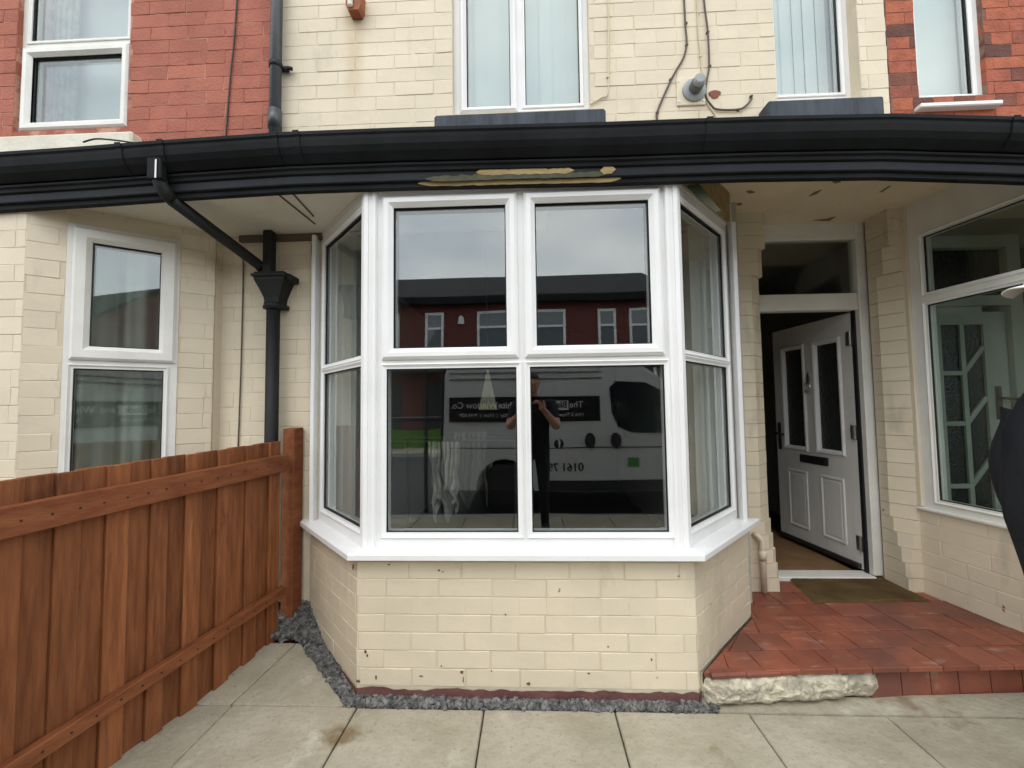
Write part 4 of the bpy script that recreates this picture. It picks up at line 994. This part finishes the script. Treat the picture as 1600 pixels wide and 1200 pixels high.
def lump(u, v):
    x = pa.x + u*(pb_.x-pa.x); a = -.25+v*3.5                # wraps from back-top over the front to the ground
    n1 = noise.fractal((x*9, v*2.2, 3.1), 1, 2, 5); n2 = noise.noise((x*34, v*8, 1.7)); n3 = noise.noise((x*80, v*22, 4.7))
    rr = .064 + .022*n1 + .011*n2 + .006*n3
    end = min(1, u*14, (1-u)*9)**.5
    y = front_y(x)+.035 - rr*math.sin(max(0, min(math.pi, a)))*1.0*end - .006
    zc = .058 + math.cos(max(0, min(math.pi, a)))*(.062+.008*n1)
    return (x, y+.012*(1-end), zc+(.012*n2+.006*n3)*math.sin(max(0, min(math.pi, a))))
b = MB(); b.grid(lump, 150, 46)
cl = b.build('cement_step_edge', m_conc, None, True, recalc=False); tag(cl, 'broken lumpy cement patch along the edge of the tiled porch step', 'step edge')
# door mats
def rug(name, poly, z, mt, label, n=40):
    A, B, C, D = [Vector((*p, 0)) for p in poly]
    def f(u, v):
        p = (A*(1-u)+B*u)*(1-v)+(D*(1-u)+C*u)*v
        e = min(u, 1-u, v, 1-v)
        return (p.x, p.y, z+(.009 if e > .001 else 0)+.0015*noise.noise((p.x*60, p.y*60, 0)))
    return tag(MB().grid(f, n, n).build(name, mt, None, True, recalc=False), label, 'mat')
q = [at(1272, 941, z=PORCH_Z+.006), at(1455, 938, z=PORCH_Z+.006), at(1372, 897, z=PORCH_Z+.006), at(1226, 897, z=PORCH_Z+.006)]
rug('door_mat', [(p.x, p.y) for p in q], PORCH_Z+.002, m_mat, 'worn brown coir door mat on the red tiles before the threshold')
rug('hall_mat', [(dx0+.02, YD+.10), (dx1-.03, YD+.10), (dx1-.03, YD+1.3), (dx0+.02, YD+1.3)], PORCH_Z+.003, m_hallmat, 'tan mat on the hall floor inside the open door')

# ---------------------------------------------------------------- fence
pf0 = at(462, 680, Y=YW-.04); fd = Vector((-.209, -1, 0)).normalized()      # from the house towards the street
P0 = Vector((pf0.x-.02, YW-.05, 0)); fn = Vector((fd.y, -fd.x, 0))
if fn.x < 0: fn = -fn                                                       # faces our side
fen = tag(empty('timber_fence', (P0.x, P0.y, .15)), 'red brown stained timber fence with vertical boards and two rails', 'fence')
ztop_h = at(445, 688, Y=YW-.09).z
def fpt(s, out, z): return P0 + fd*s + fn*out + Vector((0, 0, z))
def fbox(s0, s1, o0, o1, z00, z01, z10, z11, nm, mt):
    """z00/z01 = bottom/top at s0, z10/z11 at s1"""
    vs = [fpt(s0, o0, z00), fpt(s1, o0, z10), fpt(s1, o1, z10), fpt(s0, o1, z00), fpt(s0, o0, z01), fpt(s1, o0, z11), fpt(s1, o1, z11), fpt(s0, o1, z01)]
    b = MB(Matrix.Translation(-fen.location)); b.add(vs, [(0,3,2,1),(4,5,6,7),(0,1,5,4),(1,2,6,5),(2,3,7,6),(3,0,4,7)])
    o = b.build(nm, mt, fen)
    md = o.modifiers.new('edge', 'BEVEL'); md.width = .003; md.segments = 1
    return o
ZT = lambda s: ztop_h - .035*s/1.2
ZG = lambda s: .07 - .15*min(s, .68)
s = .075; k = 0
while s < 2.3:
    wd = random.uniform(.068, .080); off = .0 if k % 2 == 0 else -.0165
    j = random.uniform(-.0012, .0012)
    fbox(s-(.012 if k % 2 else 0), s+wd+(.012 if k % 2 else -.001), off-.016, off, ZG(s)-.02, ZT(s)+j, ZG(s+wd)-.02, ZT(s+wd)+j, 'board', m_fence)
    s += wd; k += 1
rz = lambda py, s: None
t0 = at(447, 708, Y=YW-.11).z; tb = at(447, 725, Y=YW-.11).z
fbox(.062, 2.3, .0015, .036, t0-.075-.02, t0-.005, t0-.075-.10, t0-.075, 'rail', m_rail)
fbox(.065, 2.3, .0015, .036, .275, .325, .085, .14, 'rail', m_rail)
nail_me = None
s = .12
while s < 1.5:                               # nail heads where boards meet the rails
    for zc_ in (t0-.05-.08*(s-.062)/2.24, .30-.1875*(s-.065)/2.235):
        p = fpt(s, .0362, zc_)-fen.location
        if nail_me is None: nail_me = MB().tube([(0, 0, 0), tuple(fn*.0015)], .0038, 8).mesh('nail', m_gasket)
        o = bpy.data.objects.new('nail', nail_me); o.location = p; link(o, fen)
    s += random.uniform(.068, .08)
pz1 = at(461, 668, Y=YW-.05).z
fbox(-.045, .03, -.03, .045, 0, pz1, 0, pz1-.006, 'post', m_rail)
# ---------------------------------------------------------------- things inside the bay room
def drape(name, top, width, length, label, seed, cat, spread=.0, mt=None):
    top = Vector(top)
    def f(u, v):
        w = width*(1-.25*v+spread*v); x = (u-.5)*w; fold = .03*math.sin(u*17+seed)*(.3+v)+.018*math.sin(u*41+seed*2+v*3)
        z = -v*length*(1-.28*abs(math.sin(u*7+seed))*v)
        return (x+.02*noise.noise((u*3, v*4, seed))*3*v, fold+.02*noise.noise((u*5, v*5, seed+3)), z)
    e = MB().grid(f, 46, 26).build(name, mt or m_cloth, None, True, recalc=False)
    e.location = top; md = e.modifiers.new('thick', 'SOLIDIFY'); md.thickness = .004
    return tag(e, label, cat)
p = at(694, 690, Y=2.45); drape('hanging_towel', p, .17, .46, 'pale crumpled towel hanging inside the lower left bay pane', 2.0, 'towel')
p = at(735, 675, Y=2.75); drape('hanging_shirt', p, .2, .5, 'dull grey shirt hanging behind the pale towel inside the bay', 5.3, 'shirt', mt=mat('grey_cotton', (.12, .115, .10), .9))
air = tag(empty('clothes_airer', (at(715, 690, Y=2.6).x, 2.6, .14)), 'thin dark clothes airer standing inside behind the towel', 'airer')
ao = air.location; rzt = at(694, 690, Y=2.45).z - ao.z
for y in (-.15, .15):
    for x in (-.35, .35): bb = MB(); bb.tube([(x, y*1.6, 0), (x, y, rzt)], .008, 8); bb.build('leg', m_gasket, air)
    bb = MB(); bb.tube([(-.36, y, rzt), (.36, y, rzt)], .007, 8); bb.build('bar', m_gasket, air)
c0 = at(762, 578, Y=2.6); c1 = at(762, 640, Y=2.6)
def cone(u, v):
    a = u*2*math.pi; r = (.005+v*.046)*(1+.10*math.cos(a*14)); return (r*math.cos(a), r*math.sin(a), -(c0.z-c1.z)*v)
lp = MB().grid(cone, 84, 6).build('pleated_shade', mat('cream_pleated_cloth', (.34, .33, .24), .8), None, False, recalc=False); lp.location = c0
ls = tag(empty('hanging_lamp', c0+Vector((0, 0, 0))), 'slim pleated cream cone lamp hanging inside the lower left bay pane', 'lamp'); lp.parent = ls; lp.location = (0, 0, 0)
bb = MB(); bb.tube([(0, 0, 0), (0, 0, HEAD_Z+.02-c0.z)], .003, 6); bb.build('flex', m_gasket, ls)

# ---------------------------------------------------------------- white van parked at the kerb behind the photographer
m_van = mat('white_van_paint', (.58, .60, .62), .25, .5, coat=.4)
m_vtrim = mat('black_van_plastic', (.02, .021, .023), .55, .4)
m_vglass = mat('dark_van_glass', (.012, .016, .022), .06, .6)
m_sticker = mat('black_vinyl', (.008, .008, .010), .35, .5)
m_letter = mat('pale_vinyl_lettering', (.62, .64, .68), .5, .3)
m_green = mat('green_sticker', (.06, .25, .05), .5)
ZR = -.12; VY = -1.56
van = tag(empty('delivery_van', (1, VY-1, ZR)), 'white panel van parked at the kerb, mirrored in the bay window', 'van')
def vpart(b, nm, mt, smooth=False):
    o = b.build(nm, mt, van, smooth); o.matrix_parent_inverse = Matrix.Translation(van.location).inverted(); return o
prof = [(-1.10, .34), (-1.13, .9), (-1.11, 1.8), (-1.04, 2.06), (-.92, 2.12), (.95, 2.12), (1.2, 2.06), (1.75, 1.66), (2.2, 1.3), (2.85, 1.12), (3.08, .95), (3.15, .6), (3.1, .32), (2.62, .32)]
arch = lambda cx: [(cx+.37*math.cos(t), .33+.40*math.sin(t)) for t in [i*math.pi/10 for i in range(11)]]
body = prof + arch(2.25) + [(1.8, .32), (.2, .32)] + arch(-.35)
b = MB(); n = len(body)
sec = [(-.0, 1.0), (.0, 1.0)]
def tum(z): return .0 if z < 1.0 else .10*((z-1.0)/1.26)**1.6
vs = [(x, VY-tum(z), z+ZR) for x, z in body] + [(x, VY-2.0+tum(z), z+ZR) for x, z in body]
b.add(vs, [tuple(range(n)), tuple(range(n, 2*n))[::-1]] + [(i, (i+1) % n, n+(i+1) % n, n+i) for i in range(n)])
vb = vpart(b, 'body', m_van); md = vb.modifiers.new('round', 'BEVEL'); md.width = .05; md.segments = 3; md.limit_method = 'ANGLE'; md.angle_limit = R(60)
def vpoly(pts, nm, mt, o=.004, parent=None):
    b = MB(); n = len(pts); vs = [(x, VY-tum(z)+o, z+ZR) for x, z in pts] + [(x, VY-tum(z)-.02, z+ZR) for x, z in pts]
    b.add(vs, [tuple(range(n)), tuple(range(n, 2*n))[::-1]] + [(i, (i+1) % n, n+(i+1) % n, n+i) for i in range(n)]); return vpart(b, nm, mt)
vpoly([(1.0, 1.62), (1.02, 1.30), (1.10, 1.12), (1.25, 1.05), (2.05, 1.03), (2.08, 1.15), (1.66, 1.56), (1.45, 1.68), (1.08, 1.70)], 'side_window', m_vglass, .006)
b = MB(); b.add([(1.25, VY-.25, 2.0+ZR), (1.25, VY-1.75, 2.0+ZR), (2.12, VY-1.85, 1.34+ZR), (2.12, VY-.15, 1.34+ZR)], [(0, 1, 2, 3)])
o = b.build('windscreen', m_vglass, van); o.matrix_parent_inverse = Matrix.Translation(van.location).inverted(); md = o.modifiers.new('t', 'SOLIDIFY'); md.thickness = .06; md.offset = 0
vpoly([(-1.05, 1.52), (.875, 1.52), (.875, 1.20), (-1.05, 1.20)], 'sign_band', m_sticker, .003)
for (x0, x1, z0, z1) in ((.94, .946, .4, 2.1), (.90, .904, .4, 2.1), (-.55, -.545, .4, 2.15), (-1.05, .9, 1.83, 1.836), (-1.05, .9, 1.75, 1.756), (-1.05, 2.0, .86, .872)): vpoly([(x0, z0), (x1, z0), (x1, z1), (x0, z1)], 'panel_seam', m_vtrim, .0015)
vpoly([(.15, .46), (1.75, .46), (1.75, .33), (.15, .33)], 'side_trim', m_vtrim, .02)
for x in (.74, 1.06): vpoly([(x+.065*math.cos(t), .95+.10*math.sin(t)) for t in [i*math.pi/8 for i in range(16)]], 'door_handle', m_vtrim, .02)
vpoly([(1.20, .62), (1.34, .62), (1.34, .74), (1.20, .74)], 'green_sticker', m_green, .003)
for x in (2.25, -.35):
    wpt = empty('wheel', (x, VY-.14, ZR+.33), van); wpt.matrix_parent_inverse = Matrix.Translation(van.location).inverted()
    bb = MB(); bb.tube([(0, .12, 0), (0, .1, 0), (0, -.1, 0)], [.29, .33, .33], 28); bb.build('tyre', m_gasket, wpt)
    bb = MB(); bb.tube([(0, .125, 0), (0, .09, 0)], [.2, .2], 20); bb.build('rim', m_vtrim, wpt)
    w2_ = wpt.copy(); link(w2_, van); w2_.location.y = VY-1.86; w2_.matrix_parent_inverse = wpt.matrix_parent_inverse
    for chd in list(wpt.children): c = chd.copy(); link(c, w2_)
b = MB(); b.box(1.95, 2.1, VY+.0, VY+.22, 1.05+ZR, 1.42+ZR, .03); vpart(b, 'wing_mirror', m_vtrim)
b = MB(); b.box(3.1, 3.2, VY-1.9, VY-.1, .3+ZR, .62+ZR, .03); vpart(b, 'front_bumper', m_vtrim)
for y in (VY-.25, VY-1.75): b = MB(); b.box(3.02, 3.14, y-.12, y+.12, .75+ZR, 1.0+ZR, .03); vpart(b, 'headlight', m_vglass)
def text(body, x, z, size, mt, nm='lettering', o=.006, bold=0):
    cu = bpy.data.curves.new(nm, 'FONT'); cu.body = body; cu.size = size; cu.extrude = .0006; cu.offset = bold; cu.materials.append(mt)
    tmp = bpy.data.objects.new('lettering', cu); link(tmp); me = bpy.data.meshes.new_from_object(tmp.evaluated_get(bpy.context.evaluated_depsgraph_get())); bpy.data.objects.remove(tmp)
    t = bpy.data.objects.new(nm, me); link(t, van)
    zz = z-ZR; lean = math.atan2(tum(zz+.1)-tum(zz), .1)
    t.matrix_basis = Matrix(((-1, 0, 0, x), (0, 0, 1, VY-tum(zz)+o), (0, 1, 0, z), (0, 0, 0, 1))) @ Matrix.Rotation(-lean, 4, 'X')
    t.matrix_parent_inverse = Matrix.Translation(van.location).inverted()
    return t
text('The', .665, 1.255, .115, m_letter)
vpoly([(.475, 1.465), (.135, 1.465), (.135, 1.345), (.475, 1.345)], 'sign_patch', m_letter, .0045)
text('Black', .46, 1.255, .115, m_sticker, o=.008, bold=.002)
text('and', .10, 1.255, .115, m_letter)
text('White', -.12, 1.255, .115, m_letter, bold=.002)
text('Window Co.', -.42, 1.255, .115, m_letter)
text('Unit 3 Thames Trad.', .665, 1.145, .062, m_letter)
text('Way  |  Irlam  |  M44 6BP', -.27, 1.145, .062, m_letter)
text('0161 79', .66, .46, .14, m_sticker, bold=.002)
def disc(x, z, r, nm, mt, o): vpoly([(x+r*math.cos(t), z-ZR+r*math.sin(t)) for t in [i*math.pi/14 for i in range(28)]], nm, mt, o)
disc(.35, .80, .062, 'round_emblem', m_sticker, .003); text('f', .375, .755, .15, m_letter, bold=.003)
vpoly([(.11, .98), (.22, .98), (.22, .86), (.11, .86)], 'square_emblem', m_sticker, .003)
fr_ = tag(empty('glazing_frame', (-1.6, VY-.3, ZR)), 'black steel glazing frame standing behind the van, mirrored in the lower left pane', 'frame')
def rk(p, q, r=.028): b = MB(Matrix.Translation(-fr_.location)); b.tube([p, q], r, 8); b.build('frame_bar', m_vtrim, fr_)
for x in (-1.42, -2.05): rk((x, VY-.3, ZR), (x, VY-.3, 1.78))
rk((-2.1, VY-.3, 1.12), (-1.2, VY-.3, 1.12)); rk((-2.1, VY-.3, 1.76), (-1.2, VY-.3, 1.76)); rk((-1.2, VY-.3, ZR), (-1.2, VY-.3, 1.78))

# ---------------------------------------------------------------- houses across the road (mirrored in the bay panes)
m_obrick = mat('far_red_brick', (.16, .046, .036), .75, .3, var=(.11, .036, .03), nscale=9, bump=.3, bscale=40)
m_oslate = mat('far_dark_slate', (.016, .016, .018), .8, .15, var=(.028, .028, .029), nscale=3, bump=.3, bscale=6, stretch=(3, 1, 6))
YO = -11.7
def opposite(x0, x1, wins, label):
    h = tag(empty('opposite_house', ((x0+x1)/2, YO, 0)), label, 'house', 'terraced houses across the road')
    def op(b, nm, mt):
        o = b.build(nm, mt, h, recalc=False); o.matrix_parent_inverse = Matrix.Translation(h.location).inverted(); return o
    b = MB(); b.box(x0, x1, YO-8, YO, -.3, 5.35); op(b, 'wall', m_obrick)
    b = MB(); b.prism([(YO+.3, 5.2), (YO+.3, 5.28), (YO-4, 7.25), (YO-8.3, 5.28), (YO-8.3, 5.2), (YO-4, 7.1)], x0, x1, 'x'); o = b.build('roof', m_oslate, h); o.matrix_parent_inverse = Matrix.Translation(h.location).inverted()
    b = MB(); b.box(x0, x1, YO+.2, YO+.34, 5.0, 5.2); op(b, 'eaves_gutter', m_black)
    b = MB(); b.box(x0, x1, YO, YO+.9, 2.65, 2.95, .03); op(b, 'canopy', m_black)
    for cx, wd in wins:
        w_ = empty('window', (0, 0, 0), h); w_.matrix_parent_inverse = Matrix.Translation(h.location).inverted()
        MO = Matrix(((-1, 0, 0, cx), (0, -1, 0, YO+.05), (0, 0, 1, 0), (0, 0, 0, 1)))
        b = MB(MO); b.sweep(-wd/2, wd/2, 3.35, 4.75, [(0, 0), (.09, 0), (.09, .06), (0, .06)]); b.box(-wd/2+.09, wd/2-.09, 0, .05, 4.12, 4.2); b.build('frame', m_upvc, w_)
        b = MB(MO); b.box(-wd/2+.09, wd/2-.09, .03, .045, 3.44, 4.12); b.build('pane', m_opane, w_)
        b = MB(MO); b.box(-wd/2+.09, wd/2-.09, .03, .045, 4.2, 4.66); b.build('pane', m_opane, w_)
        b = MB(MO); b.box(-wd/2-.08, wd/2+.08, -.08, .04, 3.26, 3.35); b.build('sill', m_stone_w, w_)
    big = max(wins, key=lambda t: t[1])[0]
    MO = Matrix(((-1, 0, 0, big), (0, -1, 0, YO+.05), (0, 0, 1, 0), (0, 0, 0, 1)))
    w_ = empty('bay_window', (0, 0, 0), h); w_.matrix_parent_inverse = Matrix.Translation(h.location).inverted()
    b = MB(MO); b.box(-.9, .9, -.6, 0, -.3, .8); b.build('bay_wall', m_cream, w_)
    b = MB(MO); b.box(-.9, .9, -.55, -.02, .8, 2.6); b.build('pane', m_opane, w_)
    b = MB(MO)
    for x in (-.9, -.3, .3, .9): b.box(x-.05, x+.05, -.62, -.52, .8, 2.6)
    b.build('frame', m_upvc, w_)
    dr = min(wins, key=lambda t: t[1])[0]
    MO = Matrix(((-1, 0, 0, dr), (0, -1, 0, YO+.03), (0, 0, 1, 0), (0, 0, 0, 1)))
    b = MB(MO); b.box(-.45, .45, 0, .04, -.1, 2.2, .01); o = b.build('door', m_vtrim, h); o.matrix_parent_inverse = Matrix.Translation(h.location).inverted()
    return h
m_opane = mat('far_window_glass', (.12, .14, .15), .05, .9)
opposite(-12.4, -8.06, [(-9.2, .7), (-11, 1.2)], 'farthest left of the far terraced houses mirrored in the bay window')
opposite(-8.05, -4.21, [(-5.15, .72), (-7, 1.2)], 'far terraced house mirrored at the edge of the left upper pane')
h1 = opposite(-4.2, -.36, [(-3.5, .68), (-1.3, 1.2)], 'far terraced house with alarm box mirrored in the left upper pane')
opposite(-.35, 3.38, [(.70, 1.2), (2.78, .66)], 'far terraced house mirrored in the middle of the right upper pane')
opposite(3.39, 5.1, [(3.95, .7)], 'far terraced house mirrored at the right edge of the right upper pane')
b = MB(); b.prism([(-2.62, 4.3), (-2.38, 4.3), (-2.42, 4.55), (-2.5, 4.62), (-2.58, 4.55)], YO, YO+.1, 'y'); o = b.build('alarm_box', m_upvc, h1); o.matrix_parent_inverse = Matrix.Translation(h1.location).inverted()
gh = tag(empty('gable_house', (13, -24, -.3)), 'distant gabled house with chimney mirrored in the neighbouring bay window', 'house')
b = MB(); b.box(-3.5, 3.5, -4, 4, 0, 5.4); b.build('wall', m_obrick, gh, recalc=False)
b = MB(); b.prism([(-3.9, 5.3), (0, 8.0), (3.9, 5.3), (3.9, 5.42), (0, 8.15), (-3.9, 5.42)], -4.2, 4.2, 'y'); rf_ = b.build('roof', m_oslate, gh)
b = MB(); b.prism([(-3.5, 5.4), (3.5, 5.4), (0, 7.95)], 3.8, 4, 'y'); b.build('gable', m_obrick, gh)
b = MB(); b.box(-2.4, -1.2, -.5, .5, 5.8, 8.9); b.tube([(-2.1, 0, 8.9), (-2.1, 0, 9.3)], .13, 10); b.tube([(-1.5, 0, 8.9), (-1.5, 0, 9.3)], .13, 10); b.build('chimney', m_obrick, rf_)
def bank(u, v):
    x = -14+u*12.2; y = -11.2+v*1.8; return (x, y, .55*math.sin(min(1, v*1.3)*math.pi)**.6+.05*noise.noise((x*2, y*3, 0))-.01)
st(MB().grid(bank, 60, 10).build('grass_bank', mat('green_grass', (.07, .13, .02), .9, .1, var=(.04, .085, .015), nscale=7, bump=.8, bscale=60), None, True, recalc=False))

# ---------------------------------------------------------------- people
m_jacket = mat('black_jacket', (.010, .011, .014), .7, .25, bump=1.0, bscale=11)
m_trouser = mat('dark_trousers', (.02, .021, .025), .85, .2)
m_skin = mat('skin', (.50, .26, .18), .5, .4)
m_shoe = mat('black_shoe', (.01, .01, .01), .5)
m_tee = mat('dark_tee_shirt', (.012, .012, .016), .85, .2)
m_hair = mat('dark_hair', (.02, .014, .01), .7)
def person(name, loc, rot, scale, joints, arms_skin, m_top, label):
    """joints = {name: ((x, y, z), radius)}; edges below; x forward, y left"""
    names = list(joints); E = []
    def e(a, b_): E.append((names.index(a), names.index(b_)))
    for a, b_ in (('pelvis', 'spine'), ('spine', 'chest'), ('chest', 'neckbase'), ('neckbase', 'neck'), ('neck', 'skull')): e(a, b_)
    for s in 'LR':
        for a, b_ in (('chest', 'sh'), ('sh', 'el'), ('el', 'wr'), ('wr', 'pm'), ('pelvis', 'hip'), ('hip', 'kn'), ('kn', 'an'), ('an', 'toe')):
            e(a if a in ('chest', 'pelvis') else a+s, b_+s)
    me = bpy.data.meshes.new(name); me.from_pydata([joints[k][0] for k in names], E, []); me.update()
    o = bpy.data.objects.new(name, me); link(o)
    md = o.modifiers.new('skin', 'SKIN'); md.use_smooth_shade = True
    for i, k in enumerate(names):
        r = joints[k][1]; me.skin_vertices[0].data[i].radius = (r, r) if not isinstance(r, tuple) else r
        me.skin_vertices[0].data[i].use_root = (k == 'pelvis')
    o.modifiers.new('sub', 'SUBSURF').levels = 2; o.modifiers['sub'].render_levels = 2
    dg = bpy.context.evaluated_depsgraph_get(); ev = bpy.data.meshes.new_from_object(o.evaluated_get(dg))
    V = [v.co.copy() for v in ev.vertices]; F = [tuple(p.vertices) for p in ev.polygons]
    def add(b):
        k = len(V); V.extend(b.v); F.extend(tuple(i+k for i in f) for f in b.f); return range(len(F)-len(b.f), len(F))
    skin_f = set(); hx, hy, hz = joints['skull'][0]
    def head(u, v):                           # skull, brow, nose, lips and chin as one shaped shell
        a = u*2*math.pi; ph = (v-.5)*math.pi; cx_, cy_, cz_ = math.cos(ph)*math.cos(a), math.cos(ph)*math.sin(a), math.sin(ph)
        x = .098*cx_*(1.0 if cx_ > 0 else 1.06); y = .076*cy_*(1-.16*max(0, -cz_)); z = .122*cz_
        fr = max(0, cx_)**6
        nose_ = math.exp(-((z+.012)/.022)**2)*math.exp(-(y/.012)**2)*max(0, cx_); brow = math.exp(-((z-.028)/.01)**2)*fr; lips = math.exp(-((z+.055)/.009)**2)*math.exp(-(y/.024)**2)*fr
        eye = (math.exp(-((y-.031)/.012)**2)+math.exp(-((y+.031)/.012)**2))*math.exp(-((z-.012)/.011)**2)*fr; chin = math.exp(-((z+.095)/.02)**2)*fr
        ear = math.exp(-((z)/.028)**2)*math.exp(-((x+.005)/.014)**2)*abs(cy_)
        return (hx+x+.027*nose_+.006*brow+.007*lips-.008*eye+.012*chin, hy+y+math.copysign(.016*ear, y), hz+.01+z)
    skin_f |= set(add(MB().grid(head, 64, 40)))
    for s in 'LR':                            # hands: palm from the skin chain, five bent fingers
        p = Vector(joints['pm'+s][0]); w_ = Vector(joints['wr'+s][0]); d = (p-w_).normalized()
        up_ = Vector(joints.get('up'+s, ((0, 0, 1), 0))[0]) if False else Vector((0, 0, 1))
        side = d.cross(up_).normalized() if abs(d.z) < .9 else Vector((1, 0, 0)); up2 = side.cross(d).normalized(); inn = side if (s == 'L') == (d.x > -9) else -side
        for i, (ln, of) in enumerate(((.072, .030), (.080, .010), (.075, -.010), (.058, -.028))):
            q0 = p+d*.012+up2*of; q1 = q0+d*ln*.42+inn*.006; q2 = q1+d*ln*.28+inn*.02; q3 = q2+d*ln*.12+inn*.026
            skin_f |= set(add(MB().tube([q0-d*.02, q0, q1, q2, q3], [.0095, .0098, .009, .008, .006], 8)))
        q0 = p-d*.025+up2*.035; skin_f |= set(add(MB().tube([q0-up2*.02, q0, q0+up2*.028+d*.018+inn*.012, q0+up2*.038+d*.045+inn*.02], [.012, .0115, .0105, .008], 8)))
    me2 = bpy.data.meshes.new(name); me2.from_pydata([tuple(v) for v in V], [], F)
    for m_ in (m_top, m_trouser, m_skin, m_shoe): me2.materials.append(m_)
    J = {k: Vector(v[0]) for k, v in joints.items()}
    for pl_ in me2.polygons:
        pl_.use_smooth = True; c = pl_.center
        arm = 9
        for s in 'LR':
            a_, b_ = J['el'+s], J['pm'+s]; t = max(0, min(1.3, (c-a_).dot(b_-a_)/(b_-a_).length_squared)); dd = (c-(a_+(b_-a_)*t)).length
            if dd < .10: arm = min(arm, 1-t)
        if pl_.index in skin_f: pl_.material_index = 2
        elif arm < (1.0 if arms_skin else .22) and c.z > .6: pl_.material_index = 2
        elif c.z > J['neckbase'].z+.035: pl_.material_index = 2
        elif arm < 2: pl_.material_index = 0
        elif c.z < .085: pl_.material_index = 3
        elif c.z < J['pelvis'].z-.10: pl_.material_index = 1
    bpy.data.objects.remove(o)
    o = bpy.data.objects.new(name, me2); link(o); o.location = loc; o.rotation_euler.z = rot; o.scale = (scale,)*3
    return tag(o, label, 'person'), joints
base = dict(pelvis=((0, 0, .96), (.165, .135)), spine=((.01, 0, 1.13), (.165, .14)), chest=((0, 0, 1.32), (.175, .14)), neckbase=((.0, 0, 1.46), .075), neck=((.02, 0, 1.53), .056), skull=((.045, 0, 1.63), .06),
            hipL=((0, .095, .88), .10), hipR=((0, -.095, .88), .10), knL=((.02, .105, .5), .065), knR=((.02, -.105, .5), .065), anL=((-.01, .11, .09), .048), anR=((-.01, -.11, .09), .048), toeL=((.15, .125, .045), .042), toeR=((.15, -.125, .045), .042))
# man in black past the porch step, seen from his side
j1 = dict(base); j1.update(pelvis=((.02, 0, .90), (.21, .20)), spine=((.03, 0, 1.08), (.20, .19)), hipL=((.01, .10, .80), .15), hipR=((.01, -.10, .80), .15), chest=((-.07, 0, 1.29), (.17, .15)), neckbase=((-.04, 0, 1.45), .075), neck=((.0, 0, 1.53), .056), skull=((.06, 0, 1.63), .06),
          shL=((-.11, .20, 1.37), .075), elL=((.02, .25, 1.10), .085), wrL=((.0, .25, .88), .055), pmL=((-.06, .22, .84), .036), shR=((-.11, -.20, 1.37), .075), elR=((.02, -.25, 1.10), .085), wrR=((.0, -.25, .88), .055), pmR=((-.06, -.22, .84), .036))
ppos = at(1590, 760, Y=1.42)
man, _ = person('person', (ppos.x+.295, 1.45, 0), math.pi, .965, j1, False, m_jacket, 'man in black jacket and white brimmed cap cut off by the picture edge')
cap = tag(empty('cap', (0, 0, 0)), 'white brimmed cap worn by the man in the black jacket', 'cap'); cap.location = man.matrix_basis @ Vector((.06, 0, 1.70)); cap.rotation_euler.z = math.pi
def crown(u, v): a = u*2*math.pi; ph = v*math.pi/2; return (.108*math.cos(ph)*math.cos(a)*1.03, .088*math.cos(ph)*math.sin(a), .085*math.sin(ph))
MB().grid(crown, 32, 10).build('crown', m_upvc, cap, True, recalc=False)
def brim(u, v): a = (u-.5)*2.3; r = 1+v*.62; return (.105*math.cos(a)*r+.012*v, .088*math.sin(a)*(1+v*.12), .004-.018*v-.012*abs(math.sin(a))*v)
o = MB().grid(brim, 24, 6).build('brim', m_upvc, cap, True, recalc=False); md = o.modifiers.new('t', 'SOLIDIFY'); md.thickness = .004
# the photographer holding up the phone
j2 = dict(base); j2.update(chest=((.02, 0, 1.32), (.175, .14)), shL=((0, .19, 1.40), .07), shR=((0, -.19, 1.40), .07), elL=((.20, .25, 1.16), .05), elR=((.20, -.25, 1.16), .05),
          wrL=((.375, .12, 1.335), .032), wrR=((.375, -.12, 1.335), .032), pmL=((.40, .085, 1.375), .030), pmR=((.40, -.085, 1.375), .030))
j2 = {k: (v if not isinstance(v[0], float) else v) for k, v in j2.items()}
ph_s = .92
pho, _ = person('person', (0.02, -.425, 0), math.pi/2, ph_s, j2, True, m_tee, 'photographer in dark clothes holding a phone, mirrored in the bay window')
hr = tag(empty('cropped_hair', (0, 0, 0)), 'short dark hair of the mirrored photographer', 'hair')
hr.parent = pho; del hr['label']; del hr['category']
def hairf(u, v):
    a = u*2*math.pi; ph = (.02+v*.98)*math.pi/2; f = math.cos(a); drop = .0 if f > .3 else -.05*min(1, (.3-f))
    return (.045+.104*math.cos(ph)*math.cos(a)*(1 if f > 0 else 1.08)-.006, .081*math.cos(ph)*math.sin(a), 1.675+drop*(1-v)+.09*math.sin(ph))
MB().grid(hairf, 32, 10).build('hair', m_hair, pho, True, recalc=False); bpy.data.objects.remove(hr)
b = MB(); b.box(-.074, .074, -.021, -.012, 1.225, 1.30, .003); pe_ = empty('phone', (0, -.012, 1.26)); o = b.build('case', m_gasket, pe_); o.matrix_parent_inverse = Matrix.Translation(pe_.location).inverted()
b = MB(); b.box(-.070, .070, -.0225, -.0212, 1.229, 1.296); o = b.build('screen', m_vglass, pe_); o.matrix_parent_inverse = Matrix.Translation(pe_.location).inverted()
tag(pe_, 'black phone held up by the mirrored photographer', 'phone')
